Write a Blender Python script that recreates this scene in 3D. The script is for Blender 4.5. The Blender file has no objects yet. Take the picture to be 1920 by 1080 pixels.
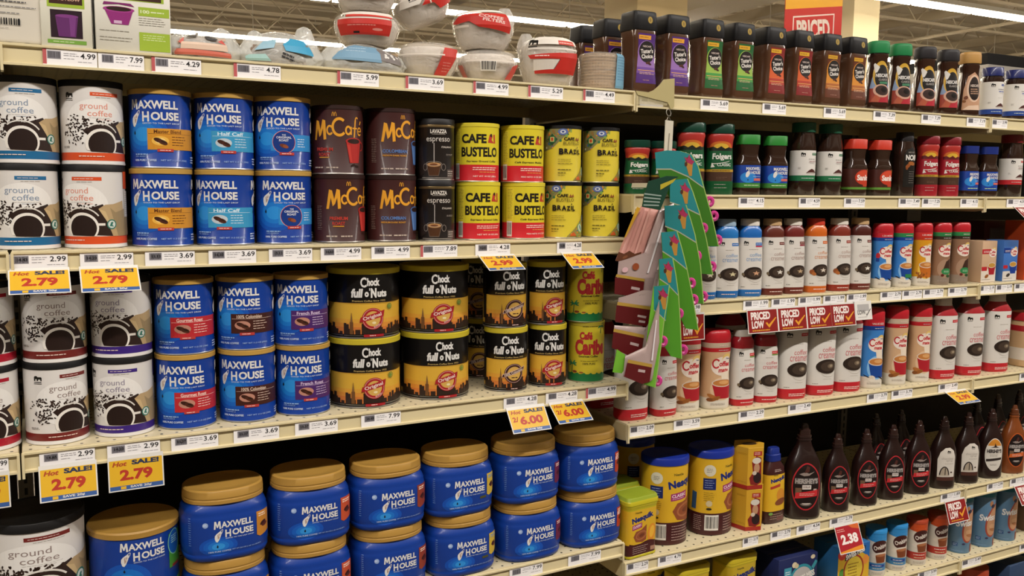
import bpy, bmesh, math, random
from mathutils import Vector, Matrix
rnd = random.Random(11)
SC = bpy.context.scene
COL = SC.collection
PI = math.pi

# ------------------------------------------------------------------ camera (metres; aisle runs along X, shelves face -Y)
FPX = 1650.59                      # focal length in pixels of the 1920 px frame
YAW, PIT, ROL = (math.radians(a) for a in (27.0935, 6.3392, .53255))
CAMZ = 1.55
_f = Vector((math.sin(YAW)*math.cos(PIT), math.cos(YAW)*math.cos(PIT), -math.sin(PIT)))
_r = Vector((math.cos(YAW), -math.sin(YAW), 0))
_u = _r.cross(_f)
CR = math.cos(ROL)*_r + math.sin(ROL)*_u
CU = CR.cross(_f)
CF = _f
def proj(p):
    q = Vector(p) - Vector((0, 0, CAMZ))
    return 960 + FPX*q.dot(CR)/q.dot(CF), 540 - FPX*q.dot(CU)/q.dot(CF)

# ------------------------------------------------------------------ shelf bays: u along the bay, v into the shelf
XB, YB = 1.1437, 1.6473            # where the two bays meet at the shelf fronts
ANG = {'L': math.atan(.0318), 'R': 0.0}
BAY = 1.22
Z = {'L1': 1.772, 'R1': 1.770, 'L2': 1.446, 'L3': 1.117, 'L4': .734, 'L5': .36, 'R2': 1.544, 'R3': 1.292, 'R4': 1.014,
     'R5': .682, 'R6': .458, 'R7': .20}
def loc(sh, u, v, z):
    a = ANG[sh[0]]
    return Vector((XB + u*math.cos(a) - v*math.sin(a), YB + u*math.sin(a) + v*math.cos(a), z))
def ux(sh, px, v, z):
    """where along its shelf a thing stands whose axis is seen at column px"""
    a, b = -2.4, 3.2
    for _ in range(40):
        m = (a + b)/2
        if proj(loc(sh, m, v, z))[0] < px: a = m
        else: b = m
    return (a + b)/2

# ------------------------------------------------------------------ materials
def lin(c): return c/12.92 if c <= .04045 else ((c + .055)/1.055)**2.4
def rgb(h):
    h = h.lstrip('#')
    return tuple(lin(int(h[i:i+2], 16)/255) for i in (0, 2, 4)) + (1,)
_M = {}
def mat(h, rough=.42, metal=0., coat=0., emit=0., alpha=1., noise=0.):
    key = (h, rough, metal, coat, emit, alpha, noise)
    if key in _M: return _M[key]
    m = bpy.data.materials.new('surface_' + h.strip('#'))
    m.use_nodes = True
    nt = m.node_tree
    b = nt.nodes['Principled BSDF']
    c = rgb(h)
    b.inputs['Base Color'].default_value = c
    b.inputs['Roughness'].default_value = rough
    b.inputs['Metallic'].default_value = metal
    b.inputs['Coat Weight'].default_value = coat
    b.inputs['Coat Roughness'].default_value = .1
    if not metal: b.inputs['Specular IOR Level'].default_value = .32
    if emit:
        b.inputs['Emission Color'].default_value = c
        b.inputs['Emission Strength'].default_value = emit
    if alpha < 1: b.inputs['Alpha'].default_value = alpha
    tc = nt.nodes.new('ShaderNodeTexCoord')
    nz = nt.nodes.new('ShaderNodeTexNoise')
    nz.inputs['Scale'].default_value = 55
    nt.links.new(tc.outputs['Object'], nz.inputs['Vector'])
    mr = nt.nodes.new('ShaderNodeMapRange')
    mr.inputs['To Min'].default_value = max(0, rough - .05)
    mr.inputs['To Max'].default_value = min(1, rough + .05)
    nt.links.new(nz.outputs['Fac'], mr.inputs['Value'])
    nt.links.new(mr.outputs['Result'], b.inputs['Roughness'])
    if noise:                                  # mottled colour that belongs to the thing itself
        nz2 = nt.nodes.new('ShaderNodeTexNoise'); nz2.inputs['Scale'].default_value = 90; nz2.inputs['Detail'].default_value = 4
        nt.links.new(tc.outputs['Object'], nz2.inputs['Vector'])
        mx = nt.nodes.new('ShaderNodeMix'); mx.data_type = 'RGBA'
        mx.inputs['A'].default_value = tuple(min(1, x*(1 - noise)) for x in c[:3]) + (1,)
        mx.inputs['B'].default_value = tuple(min(1, x*(1 + noise)) for x in c[:3]) + (1,)
        nt.links.new(nz2.outputs['Fac'], mx.inputs['Factor'])
        nt.links.new(mx.outputs['Result'], b.inputs['Base Color'])
    _M[key] = m
    return m
def film(h, alpha=.3, rough=.12):
    """thin clear plastic wrapping"""
    key = ('film', h, alpha)
    if key in _M: return _M[key]
    m = bpy.data.materials.new('clear_film_' + h.strip('#')); m.use_nodes = True
    nt = m.node_tree; b = nt.nodes['Principled BSDF']
    b.inputs['Base Color'].default_value = rgb(h); b.inputs['Roughness'].default_value = rough
    b.inputs['Alpha'].default_value = alpha
    b.inputs['Coat Weight'].default_value = .6
    tc = nt.nodes.new('ShaderNodeTexCoord'); nz = nt.nodes.new('ShaderNodeTexNoise')
    nz.inputs['Scale'].default_value = 38; nz.inputs['Detail'].default_value = 5; nz.inputs['Distortion'].default_value = 1.2
    bp = nt.nodes.new('ShaderNodeBump'); bp.inputs['Strength'].default_value = .7; bp.inputs['Distance'].default_value = .01
    nt.links.new(tc.outputs['Object'], nz.inputs['Vector']); nt.links.new(nz.outputs['Fac'], bp.inputs['Height'])
    nt.links.new(bp.outputs['Normal'], b.inputs['Normal'])
    _M[key] = m
    return m

# ------------------------------------------------------------------ meshes
def mesh(name, verts, faces, mats, idx=None, smooth=None, sharp=38):
    me = bpy.data.meshes.new(name)
    me.from_pydata([tuple(v) for v in verts], [], faces)
    for m in mats: me.materials.append(m)
    if idx: me.polygons.foreach_set('material_index', idx)
    if smooth is not False:
        me.polygons.foreach_set('use_smooth', [True]*len(faces))
        me.set_sharp_from_angle(angle=math.radians(sharp))
    me.update()
    return me

def ring(w, d, n=2., k=64):
    """closed outline in mm, starting at the middle of the front (0,-d/2) and running to +x"""
    P = []
    for i in range(k):
        t = 2*PI*i/k
        s, c = math.sin(t), math.cos(t)
        P.append((w/2*math.copysign(abs(s)**(2/n), s), -d/2*math.copysign(abs(c)**(2/n), c)))
    return P
def rrect(w, d, r=2., q=3):
    P = [(0, -d/2)]
    for cx, cy, a0 in ((w/2 - r, -d/2 + r, -90), (w/2 - r, d/2 - r, 0), (-w/2 + r, d/2 - r, 90), (-w/2 + r, -d/2 + r, 180)):
        for i in range(q + 1):
            a = math.radians(a0 + 90*i/q)
            P.append((cx + r*math.cos(a), cy + r*math.sin(a)))
        if a0 == 0: P.append((0, d/2))
    return P
def poly_ring(pts): return list(pts)

def loft(R, prof, name='body', caps=(True, True), sharp=38):
    """prof rows: (z, scale, material[, y scale]) in mm; a row's material runs up to the next row"""
    k = len(R); V = []; Fc = []; mats = []; idx = []
    for row in prof:
        sx = row[1]; sy = row[3] if len(row) > 3 else sx
        V += [(x*sx/1000, y*sy/1000, row[0]/1000) for x, y in R]
    def mi(m):
        if m not in mats: mats.append(m)
        return mats.index(m)
    for j in range(len(prof) - 1):
        m = mi(prof[j][2])
        for i in range(k):
            Fc.append((j*k + i, j*k + (i + 1) % k, (j + 1)*k + (i + 1) % k, (j + 1)*k + i)); idx.append(m)
    if caps[0]: Fc.append(tuple(reversed(range(k)))); idx.append(mi(prof[0][2]))
    if caps[1]:
        b = (len(prof) - 1)*k
        Fc.append(tuple(range(b, b + k))); idx.append(mi(prof[-1][2]))
    return mesh(name, V, Fc, mats, idx, sharp=sharp)

class MB:
    """boxes, bars and tubes gathered into ONE mesh (metres)"""
    def __init__(s): s.V = []; s.F = []; s.I = []; s.M = []
    def _m(s, m):
        if m not in s.M: s.M.append(m)
        return s.M.index(m)
    def add(s, V, F, m):
        b = len(s.V); s.V += [Vector(v) for v in V]; i = s._m(m)
        for f in F: s.F.append(tuple(b + x for x in f)); s.I.append(i)
    def box(s, x0, x1, y0, y1, z0, z1, m):
        s.add([(x, y, z) for z in (z0, z1) for x, y in ((x0, y0), (x1, y0), (x1, y1), (x0, y1))],
              [(3, 2, 1, 0), (4, 5, 6, 7), (0, 1, 5, 4), (1, 2, 6, 5), (2, 3, 7, 6), (3, 0, 4, 7)], m)
    def bar(s, a, b, r, m, n=6):
        a, b = Vector(a), Vector(b); d = (b - a).normalized()
        p = d.orthogonal().normalized(); q = d.cross(p)
        V = [c + r*(math.cos(2*PI*i/n + .4)*p + math.sin(2*PI*i/n + .4)*q) for c in (a, b) for i in range(n)]
        F = [(i, (i + 1) % n, n + (i + 1) % n, n + i) for i in range(n)] + [tuple(reversed(range(n))), tuple(range(n, 2*n))]
        s.add(V, F, m)
    def prism(s, pts, y0, y1, m):
        """pts in xz, extruded along y"""
        n = len(pts)
        V = [(x, y0, z) for x, z in pts] + [(x, y1, z) for x, z in pts]
        F = [tuple(range(n)), tuple(reversed(range(n, 2*n)))] + [((i + 1) % n, i, n + i, n + (i + 1) % n) for i in range(n)]
        s.add(V, F, m)
    def extr(s, pts, x0, x1, m):
        """pts in yz, extruded along x"""
        n = len(pts)
        V = [(x0, y, z) for y, z in pts] + [(x1, y, z) for y, z in pts]
        F = [tuple(reversed(range(n))), tuple(range(n, 2*n))] + [(i, (i + 1) % n, n + (i + 1) % n, n + i) for i in range(n)]
        s.add(V, F, m)
    def tube(s, pts, r, m, n=8, closed=False):
        P = [Vector(p) for p in pts]; k = len(P); V = []
        up = None
        for i in range(k):
            d = (P[(i + 1) % k] - P[i - 1]) if (closed or 0 < i < k - 1) else (P[1] - P[0] if i == 0 else P[-1] - P[-2])
            d.normalize()
            p = (up - d*up.dot(d)) if up is not None else d.orthogonal()
            p.normalize(); up = p; q = d.cross(p)
            V += [P[i] + r*(math.cos(2*PI*j/n)*p + math.sin(2*PI*j/n)*q) for j in range(n)]
        F = []
        for i in range(k if closed else k - 1):
            a, b = i*n, ((i + 1) % k)*n
            F += [(a + j, a + (j + 1) % n, b + (j + 1) % n, b + j) for j in range(n)]
        if not closed: F += [tuple(reversed(range(n))), tuple(range((k - 1)*n, k*n))]
        s.add(V, F, m)
    def mesh(s, name, sharp=38, smooth=None): return mesh(name, s.V, s.F, s.M, s.I, smooth, sharp)

# ------------------------------------------------------------------ printing on surfaces
_G = {}
def glyphs(t, bold):
    key = (t, bold)
    if key not in _G:
        cu = bpy.data.curves.new('lettering', 'FONT')
        cu.body = t; cu.size = 1; cu.resolution_u = 3; cu.offset = bold; cu.fill_mode = 'BOTH'
        o = bpy.data.objects.new('lettering', cu)
        me = bpy.data.meshes.new_from_object(o)
        V = [(v.co.x, v.co.y) for v in me.vertices]; F = [tuple(p.vertices) for p in me.polygons]
        x0 = min(v[0] for v in V); x1 = max(v[0] for v in V); y0 = min(v[1] for v in V); y1 = max(v[1] for v in V)
        _G[key] = ([((x - (x0 + x1)/2)/(x1 - x0), (y - (y0 + y1)/2)/(y1 - y0)) for x, y in V], F)
        bpy.data.objects.remove(o); bpy.data.curves.remove(cu); bpy.data.meshes.remove(me)
    return _G[key]

class Lab:
    """print laid on a thing's outside, in mm: s to the right of the front's middle, h above the base"""
    def __init__(s): s.V = []; s.F = []; s.I = []; s.M = []; s.n = 0
    def _add(s, pts, faces, c, rough=.42):
        m = c if not isinstance(c, str) else mat(c, rough)
        if m not in s.M: s.M.append(m)
        i = s.M.index(m); b = len(s.V); z = s.n*.03; s.n += 1
        s.V += [(x, y, z) for x, y in pts]
        for f in faces: s.F.append(tuple(b + q for q in f)); s.I.append(i)
        return s
    def poly(s, pts, c): return s._add(pts, [tuple(range(len(pts)))], c)
    def rect(s, x0, y0, x1, y1, c): return s.poly([(x0, y0), (x1, y0), (x1, y1), (x0, y1)], c)
    def ell(s, cx, cy, rx, ry, c, rot=0, n=22, a0=0, a1=360):
        r = math.radians(rot); P = []
        k = n if a1 - a0 >= 360 else n + 1
        for i in range(k):
            a = math.radians(a0 + (a1 - a0)*i/n); x, y = rx*math.cos(a), ry*math.sin(a)
            P.append((cx + x*math.cos(r) - y*math.sin(r), cy + x*math.sin(r) + y*math.cos(r)))
        return s.poly(P, c)
    def ringe(s, cx, cy, rx, ry, t, c, n=26, a0=0, a1=360, rot=0):
        P = []; F = []; r = math.radians(rot)
        for i in range(n + 1):
            a = math.radians(a0 + (a1 - a0)*i/n)
            for q in (0, t):
                x, y = (rx - q)*math.cos(a), (ry - q)*math.sin(a)
                P.append((cx + x*math.cos(r) - y*math.sin(r), cy + x*math.sin(r) + y*math.cos(r)))
        for i in range(n): F.append((2*i, 2*i + 2, 2*i + 3, 2*i + 1))
        return s._add(P, F, c)
    def text(s, t, cx, cy, w, h, c, bold=.02, shear=0, rot=0, arc=0):
        V, F = glyphs(t, bold); r = math.radians(rot); P = []
        for x, y in V:
            x, y = x*w + shear*y*h, y*h
            y += arc*(x/w*2)**2 if w else 0
            P.append((cx + x*math.cos(r) - y*math.sin(r), cy + x*math.sin(r) + y*math.cos(r)))
        return s._add(P, F, c)
    def bars(s, x0, x1, y, n, c, t=1., gap=2.2, rot=0):
        """lines of print too small to read"""
        P = []; F = []
        for i in range(n):
            x = x0; yy = y - i*gap; e = x1 - (x1 - x0)*(.25*rnd.random())
            while x < e:
                q = min(e, x + rnd.uniform(3, 9)); b = len(P)
                P += [(x, yy - t/2), (q, yy - t/2), (q, yy + t/2), (x, yy + t/2)]; F.append((b, b + 1, b + 2, b + 3)); x = q + 1.1
        if rot:
            r = math.radians(rot)
            P = [(x0 + (a - x0)*math.cos(r) - (b - y)*math.sin(r), y + (a - x0)*math.sin(r) + (b - y)*math.cos(r)) for a, b in P]
        return s._add(P, F, c)
    def barcode(s, x0, y0, x1, y1, c='#141414', bg='#dcd8d0'):
        if bg: s.rect(x0, y0, x1, y1, bg)
        P = []; F = []; x = x0 + (x1 - x0)*.08
        w = (x1 - x0)
        while x < x1 - w*.08:
            q = w*rnd.choice((.02, .03, .05)); b = len(P)
            P += [(x, y0 + (y1 - y0)*.12), (x + q, y0 + (y1 - y0)*.12), (x + q, y1 - (y1 - y0)*.1), (x, y1 - (y1 - y0)*.1)]; F.append((b, b + 1, b + 2, b + 3)); x += q + w*rnd.choice((.02, .035))
        return s._add(P, F, c)
    def specks(s, n, fn, c, a=1.6, b=2.6):
        P = []; F = []
        for _ in range(n):
            x, y = fn(); r = rnd.uniform(0, 180); rr = math.radians(r); base = len(P)
            for i in range(8):
                t = 2*PI*i/8; ex, ey = a*math.cos(t), b*math.sin(t)
                P.append((x + ex*math.cos(rr) - ey*math.sin(rr), y + ex*math.sin(rr) + ey*math.cos(rr)))
            F.append(tuple(range(base, base + 8)))
        return s._add(P, F, c)
    def logo(s, x, y, w=13, c='#15130f'):
        """small black walking-beast mark with a line of print under it"""
        k = w/13
        B = [(-6, -3), (-6, 3), (-4.5, 5), (-1, 5), (0, 3.2), (5.5, 3.2), (6.5, 2), (6.5, -3), (4.6, -3), (4.4, -.5), (1, -.4), (.6, -3), (-1.2, -3), (-1.6, .2), (-3.4, .2), (-3.8, -3)]
        s.poly([(x + a*k, y + b*k) for a, b in B], c)
        return s.rect(x - 6*k, y - 5.6*k, x + 6*k, y - 4.4*k, c)
    def wrap(s, R, prof, name='label_print', off=.22):
        bm = bmesh.new()
        vs = [bm.verts.new(v) for v in s.V]
        for f, i in zip(s.F, s.I):
            try: bm.faces.new([vs[q] for q in f]).material_index = i
            except ValueError: pass
        L = []; t = 0; k = len(R)
        for i in range(k + 1):
            L.append(t)
            a, b = R[i % k], R[(i + 1) % k]; t += math.hypot(b[0] - a[0], b[1] - a[1])
        T = L[-1]
        xs = [v[0] for v in s.V]; ys = [v[1] for v in s.V]; lo, hi = min(xs), max(xs)
        cuts = sorted(set([q for q in L] + [q - T for q in L]))
        def turns(i):
            a, b, c = R[(i - 1) % k], R[i % k], R[(i + 1) % k]
            return abs((b[0] - a[0])*(c[1] - b[1]) - (b[1] - a[1])*(c[0] - b[0])) > 1e-6
        keep = {round(L[i], 4) for i in range(k) if turns(i)}
        for q in cuts:
            if lo < q < hi and (round(q % T, 4) in keep or round(q % T - T, 4) in keep):
                bmesh.ops.bisect_plane(bm, geom=bm.verts[:] + bm.edges[:] + bm.faces[:], plane_co=(q, 0, 0), plane_no=(1, 0, 0))
        for row in prof:
            if min(ys) < row[0] < max(ys):
                bmesh.ops.bisect_plane(bm, geom=bm.verts[:] + bm.edges[:] + bm.faces[:], plane_co=(0, row[0], 0), plane_no=(0, 1, 0))
        N = []
        for i in range(k):
            a, b = R[(i - 1) % k], R[(i + 1) % k]; dx, dy = b[0] - a[0], b[1] - a[1]; q = math.hypot(dx, dy)
            N.append((dy/q, -dx/q))
        import bisect as bs
        Zs = [r[0] for r in prof]
        for v in bm.verts:
            sx, h, z = v.co
            q = sx % T; i = min(max(bs.bisect_right(L, q + 1e-6) - 1, 0), k - 1); f = (q - L[i])/max(L[i + 1] - L[i], 1e-9); f = min(max(f, 0), 1); j = (i + 1) % k
            m = min(max(bs.bisect_right(Zs, h) - 1, 0), len(prof) - 2)
            g = (h - Zs[m])/max(Zs[m + 1] - Zs[m], 1e-9); g = min(max(g, 0), 1)
            A, B = prof[m], prof[m + 1]
            ax = A[1] + (B[1] - A[1])*g
            ay = (A[3] if len(A) > 3 else A[1])*(1 - g) + (B[3] if len(B) > 3 else B[1])*g
            d = off + z
            x = (R[i][0]*(1 - f) + R[j][0]*f)*ax + (N[i][0]*(1 - f) + N[j][0]*f)*d
            y = (R[i][1]*(1 - f) + R[j][1]*f)*ay + (N[i][1]*(1 - f) + N[j][1]*f)*d
            v.co = (x/1000, y/1000, h/1000)
        me = bpy.data.meshes.new(name); bm.to_mesh(me); bm.free()
        for m in s.M: me.materials.append(m)
        return me
    def flat(s, name='label_print'):
        """print on a plane: x right, z up, facing -y"""
        return mesh(name, [(x/1000, -(.15 + z)/1000, y/1000) for x, y, z in s.V], s.F, s.M, s.I, False)

# ------------------------------------------------------------------ things and parts
def new(name, me, parent=None):
    o = bpy.data.objects.new(name, me); COL.objects.link(o)
    if parent is not None: o.parent = parent
    return o
def tag(o, label, cat, group=None, kind=None):
    if label: o['label'] = label
    if cat: o['category'] = cat
    if group: o['group'] = group
    if kind: o['kind'] = kind
    return o
def thing(name, label, cat, at=(0, 0, 0), rz=0., group=None):
    o = new(name, None); o.location = at; o.rotation_euler = (0, 0, rz)
    return tag(o, label, cat, group)
def struct(name, me):
    o = new(name, me); o['kind'] = 'structure'; return o
KIND = {}
def place(kind, args, sh, px, label, rot=0., z=0., setb=.02, group=None, tilt=0.):
    """stand one thing of a kind on shelf sh; copies share the meshes of their parts"""
    key = (kind,) + tuple(args)
    if key not in KIND: KIND[key] = KINDS[kind](*args)
    K = KIND[key]
    v = setb + K['d']/2000
    u = ux(sh, px, v, Z[sh] + z + K['H']/2000)
    o = thing(K['name'], label, K['cat'], loc(sh, u, v, Z[sh] + z + .0004), ANG[sh[0]] + math.radians(rot), group)
    for pname, me, *sub in K['parts']:
        c = new(pname, me, o)
        for sname, sme in (sub[0] if sub else ()): new(sname, sme, c)
    return o
def kind(name, cat, H, d, parts): return dict(name=name, cat=cat, H=H, d=d, parts=parts)
KINDS = {}
# ------------------------------------------------------------------ coffee cans
WHITE, CREAM, BLACK, GOLD, STEEL = '#ddd8d0', '#e6dfd2', '#0e0d0d', '#b58f45', '#b9b5ad'
def k_store_can(c, tint, H=139, R=49, lidh=11):
    """white store can with a colour band"""
    s = R/50; q = H/139
    r = ring(2*R, 2*R)
    w = mat('#d8d4d0', .32, coat=.3); cm = mat(c, .35, coat=.3)
    prof = [(0, .985, w), (1, 1.012, w), (3.5, 1.012, w), (5, 1, w), (7*q, 1, cm), (20*q, 1, w), (H - lidh + 2, 1, w)]
    lid = [(H - lidh, 1.0, mat('#100f10', .5)), (H - lidh + .5, 1.02, mat('#100f10', .5)), (H - 1, 1.02, mat('#100f10', .5)), (H, 1.01, mat('#100f10', .5)), (H - .2, .96, mat('#100f10', .5)), (H - 2.2, .95, mat('#100f10', .5))]
    L = Lab()
    X = lambda v: v*s
    Y = lambda v: v*q
    L.ell(X(0), Y(70), X(50), Y(38), '#e4e1dd', n=30)
    L.rect(X(-9), Y(113), X(40), Y(119), c); L.bars(X(-5), X(30), Y(116), 1, '#e0cfc8', .9)
    L.bars(X(0), X(34), Y(110.5), 1, '#8d857d', .8)
    L.logo(X(-44), Y(113), X(14)); L.rect(X(-51), Y(104.5), X(-37), Y(105.6), '#3a3632')
    L.text('ground', X(-4), Y(95), X(44), Y(13), tint, 0); L.text('coffee', X(6), Y(84.5), X(40), Y(9.5), tint, 0)
    L.bars(X(-12), X(30), Y(77), 1, '#a09890', .5); L.bars(X(0), X(26), Y(74.5), 1, tint, .6)
    # heap of beans, cup, kraft bag
    L.poly([(X(6), Y(24)), (X(-14), Y(48)), (X(-22), Y(56)), (X(-14), Y(63)), (X(0), Y(66)), (X(14), Y(65)), (X(28), Y(70)), (X(40), Y(74)), (X(48), Y(62)), (X(58), Y(20.2))], '#2c1d18')
    L.poly([(X(33), Y(66)), (X(44), Y(73)), (X(58), Y(74)), (X(80), Y(80)), (X(84), Y(20.2)), (X(56), Y(20.2)), (X(46), Y(45))], '#b49a72')
    L.poly([(X(52), Y(68)), (X(62), Y(60)), (X(84), Y(66)), (X(84), Y(20.2)), (X(66), Y(20.2))], '#97825f')
    L.poly([(X(33), Y(66)), (X(44), Y(62)), (X(52), Y(40)), (X(46), Y(45))], '#c7ac80')
    def cloud():
        while True:
            x, y = rnd.gauss(-34, 13), rnd.gauss(58, 13)
            if 22 < y < 82 and x > -66 and (x + 34)**2/500 + (y - 58)**2/420 < 1.6: return X(x), Y(y)
    L.specks(95, cloud, '#2a1c17', 1.15*s, 2.0*s)
    L.specks(40, lambda: (X(rnd.uniform(-25, 30)), Y(66 + rnd.uniform(-3, 9))), '#33221b', 1.2*s, 2.1*s)
    L.ringe(X(6), Y(36), X(34), Y(33), 2.2*s, '#d9d4cc', a0=35, a1=128)
    L.poly([(X(-24), Y(20.2))] + [(X(7 + 26*math.cos(math.radians(a))), Y(36 + 24*math.sin(math.radians(a)))) for a in range(220, -41, -20)], '#d9d4cc') if False else None
    cup = [(7 + 26*math.cos(math.radians(a)), 35 + 25*math.sin(math.radians(a))) for a in range(-36, 217, 11)]
    L.poly([(X(a), Y(b)) for a, b in cup], '#e3ded6')
    cof = [(7.6 + 22*math.cos(math.radians(a)), 34 + 21.5*math.sin(math.radians(a))) for a in range(-38, 219, 12)]
    L.poly([(X(a), Y(b)) for a, b in cof], '#241612')
    L.rect(X(32), Y(38), X(43), Y(42), '#e3ded6')
    L.ell(X(54), Y(40), 8.5*s, 8.5*s, '#cfd6cf'); L.ringe(X(54), Y(40), 8.5*s, 8.5*s, 2*s, '#2f6f62'); L.poly([(X(50), Y(37)), (X(53), Y(44)), (X(57), Y(44)), (X(55), Y(39)), (X(58), Y(36))], '#2f6f62')
    L.bars(X(-30), X(20), Y(14), 1, '#f0d8cc', 1.3)
    L.bars(X(-60), X(-44), Y(30), 2, '#5a524c', .8)
    if H < 150:
        L.rect(X(84), Y(20.2), X(116), Y(52), '#8a7658'); L.rect(X(86), Y(52), X(114), Y(96), '#d3ccc2'); L.bars(X(88), X(112), Y(92), 11, '#857c74', .8, 3.4); L.rect(X(84), Y(100), X(116), Y(129), c)
    return kind('coffee_can', 'coffee can', H, 2*R, [('body', loft(r, prof)), ('lid', loft(r, lid, 'lid', (True, True))), ('label_print', L.wrap(r, prof))])
KINDS['store_can'] = k_store_can

def mh_mark(L, x, y, k, bg=True, white='#d8d6d2'):
    """two-line white name with a tipped cup and a falling drop; x,y = middle of the upper line, k = its width"""
    L.poly([(x + a*k, y + b*k) for a, b in ((-.52, -.095), (-.505, .105), (-.465, .105), (-.432, .0), (-.40, .105), (-.36, .105), (-.345, -.095), (-.385, -.095), (-.392, .02), (-.42, -.06), (-.445, -.06), (-.472, .02), (-.48, -.095))], white)
    L.text('AXWELL', x + .06*k, y, .8*k, .165*k, white, .035)
    L.text('H', x - .175*k, y - .235*k, .14*k, .2*k, white, .03)
    L.text('OUSE', x + .2*k, y - .225*k, .54*k, .165*k, white, .035)
    yc = y; y = y - .05*k
    L.poly([(x + a*k, y + b*k) for a, b in ((-.50, -.22), (-.46, -.17), (-.36, -.10), (-.335, -.13), (-.35, -.22), (-.40, -.34), (-.44, -.39), (-.48, -.37), (-.505, -.29))], white)
    L.poly([(x + a*k, y + b*k) for a, b in ((-.44, -.2), (-.375, -.14), (-.365, -.19), (-.40, -.29), (-.43, -.32))], '#a98f80')
    L.ringe(x - .355*k, y - .15*k, .032*k, .10*k, .013*k, white, rot=-30)
    L.ell(x - .44*k, y - .51*k, .022*k, .03*k, '#10182c'); L.poly([(x - .458*k, y - .50*k), (x - .422*k, y - .50*k), (x - .44*k, y - .455*k)], '#10182c')
    y = yc
    L.text('GOOD TO THE LAST DROP', x + .12*k, y - .365*k, .72*k, .028*k, '#c9d6e8', .01)
BLUE = '#0f388e'
def k_mh_can(panel, title, tcol, flavour, H=135, R=51):
    r = ring(2*R, 2*R); b = mat(BLUE, .3, coat=.35); st = mat('#bcbcc0', .3, metal=.8)
    prof = [(0, .985, st), (.8, 1.01, st), (2.2, 1.01, st), (3, 1, b), (H - 6, 1, b)]
    g = mat(GOLD, .45)
    lid = [(H - 9, 1.0, g), (H - 8.6, 1.03, g), (H - 1, 1.03, g), (H, 1.01, g), (H - .2, .95, g), (H - 2, .94, g)]
    L = Lab()
    for a, c in ((1, '#1450ad'), (.8, '#1660bb'), (.58, '#1b74c8'), (.36, '#2a8bd6')): L.ell(-30, 58, 44*a, 34*a, c, n=26)
    mh_mark(L, -9, 108, 86)
    if flavour == 'round':
        L.rect(-22, 36, 64, 66, '#2f86c9'); L.ell(2, 52, 21, 21, '#dcd6d2', n=30); L.ell(2, 52, 19.6, 19.6, '#12357f', n=30)
        L.ringe(2, 52, 20.6, 20.6, 1, '#a83a3c')
        L.text('THE', 2, 65, 7, 2.6, '#d8dbe2', .02); L.text('ORIGINAL', 2, 60.5, 27, 4, '#d8dbe2', .02); L.text('ROAST', 2, 55.3, 17, 4, '#d8dbe2', .02)
        L.ell(2, 45, 8, 3.6, '#6b3624', -18); L.ell(5, 44, 5, 3, '#8b4a30', -18)
        L.bars(27, 44, 58, 4, '#cfe0f2', 1.2, 4.5)
    else:
        L.rect(-22, 32, 70, 68, panel); L.rect(-20, 58.6, 60, 59.1, tcol)
        L.text(title, 12, 62.8, 46, 6.2, tcol, .02)
        for a, c in ((1, 0), (.6, 1)): L.ell(-1, 47, 14*a, 8*a, ('#e3b04a', '#efcf86')[c] if panel == '#c98a2a' else ('#b8c4cc' if panel == '#3a93bf' else '#b5806e'))
        L.ell(-4, 48, 8, 3.6, '#3a1d14', -20); L.ell(3, 44.5, 8, 3.9, '#4a2518', -22); L.ell(4, 45.4, 5, 1, '#1f0f0a', -22)
        L.bars(18, 46, 54, 4, tcol, 1.1, 4.6)
    L.rect(-6, 28.5, 20, 33.5, '#b13a36'); L.bars(-2, 16, 31, 1, '#e8cfc8', 1.1)
    L.bars(-46, -14, 24, 1, '#8fb0dc', 2); L.text('100% ARABICA', -34, 20.5, 24, 2.6, '#7f9fd0', .01)
    L.text('100% PURE COFFEE', -28, 14, 40, 3.6, '#b9c9e4', .03); L.text('NET WT 11.5 OZ (326g)', 22, 13.6, 46, 3.6, '#93aedc', .02)
    L.bars(58, 74, 20, 3, '#c3d2ea', 2, 4.4)
    mh_mark(L, 108, 108, 86); L.rect(84, 34, 150, 52, '#2f6fb5'); L.bars(86, 120, 22, 5, '#c3d2ea', 1.4, 3.2)
    return kind('coffee_can', 'coffee can', H, 2*R, [('body', loft(r, prof)), ('lid', loft(r, lid, 'lid')), ('label_print', L.wrap(r, prof))])
KINDS['mh_can'] = k_mh_can

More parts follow.
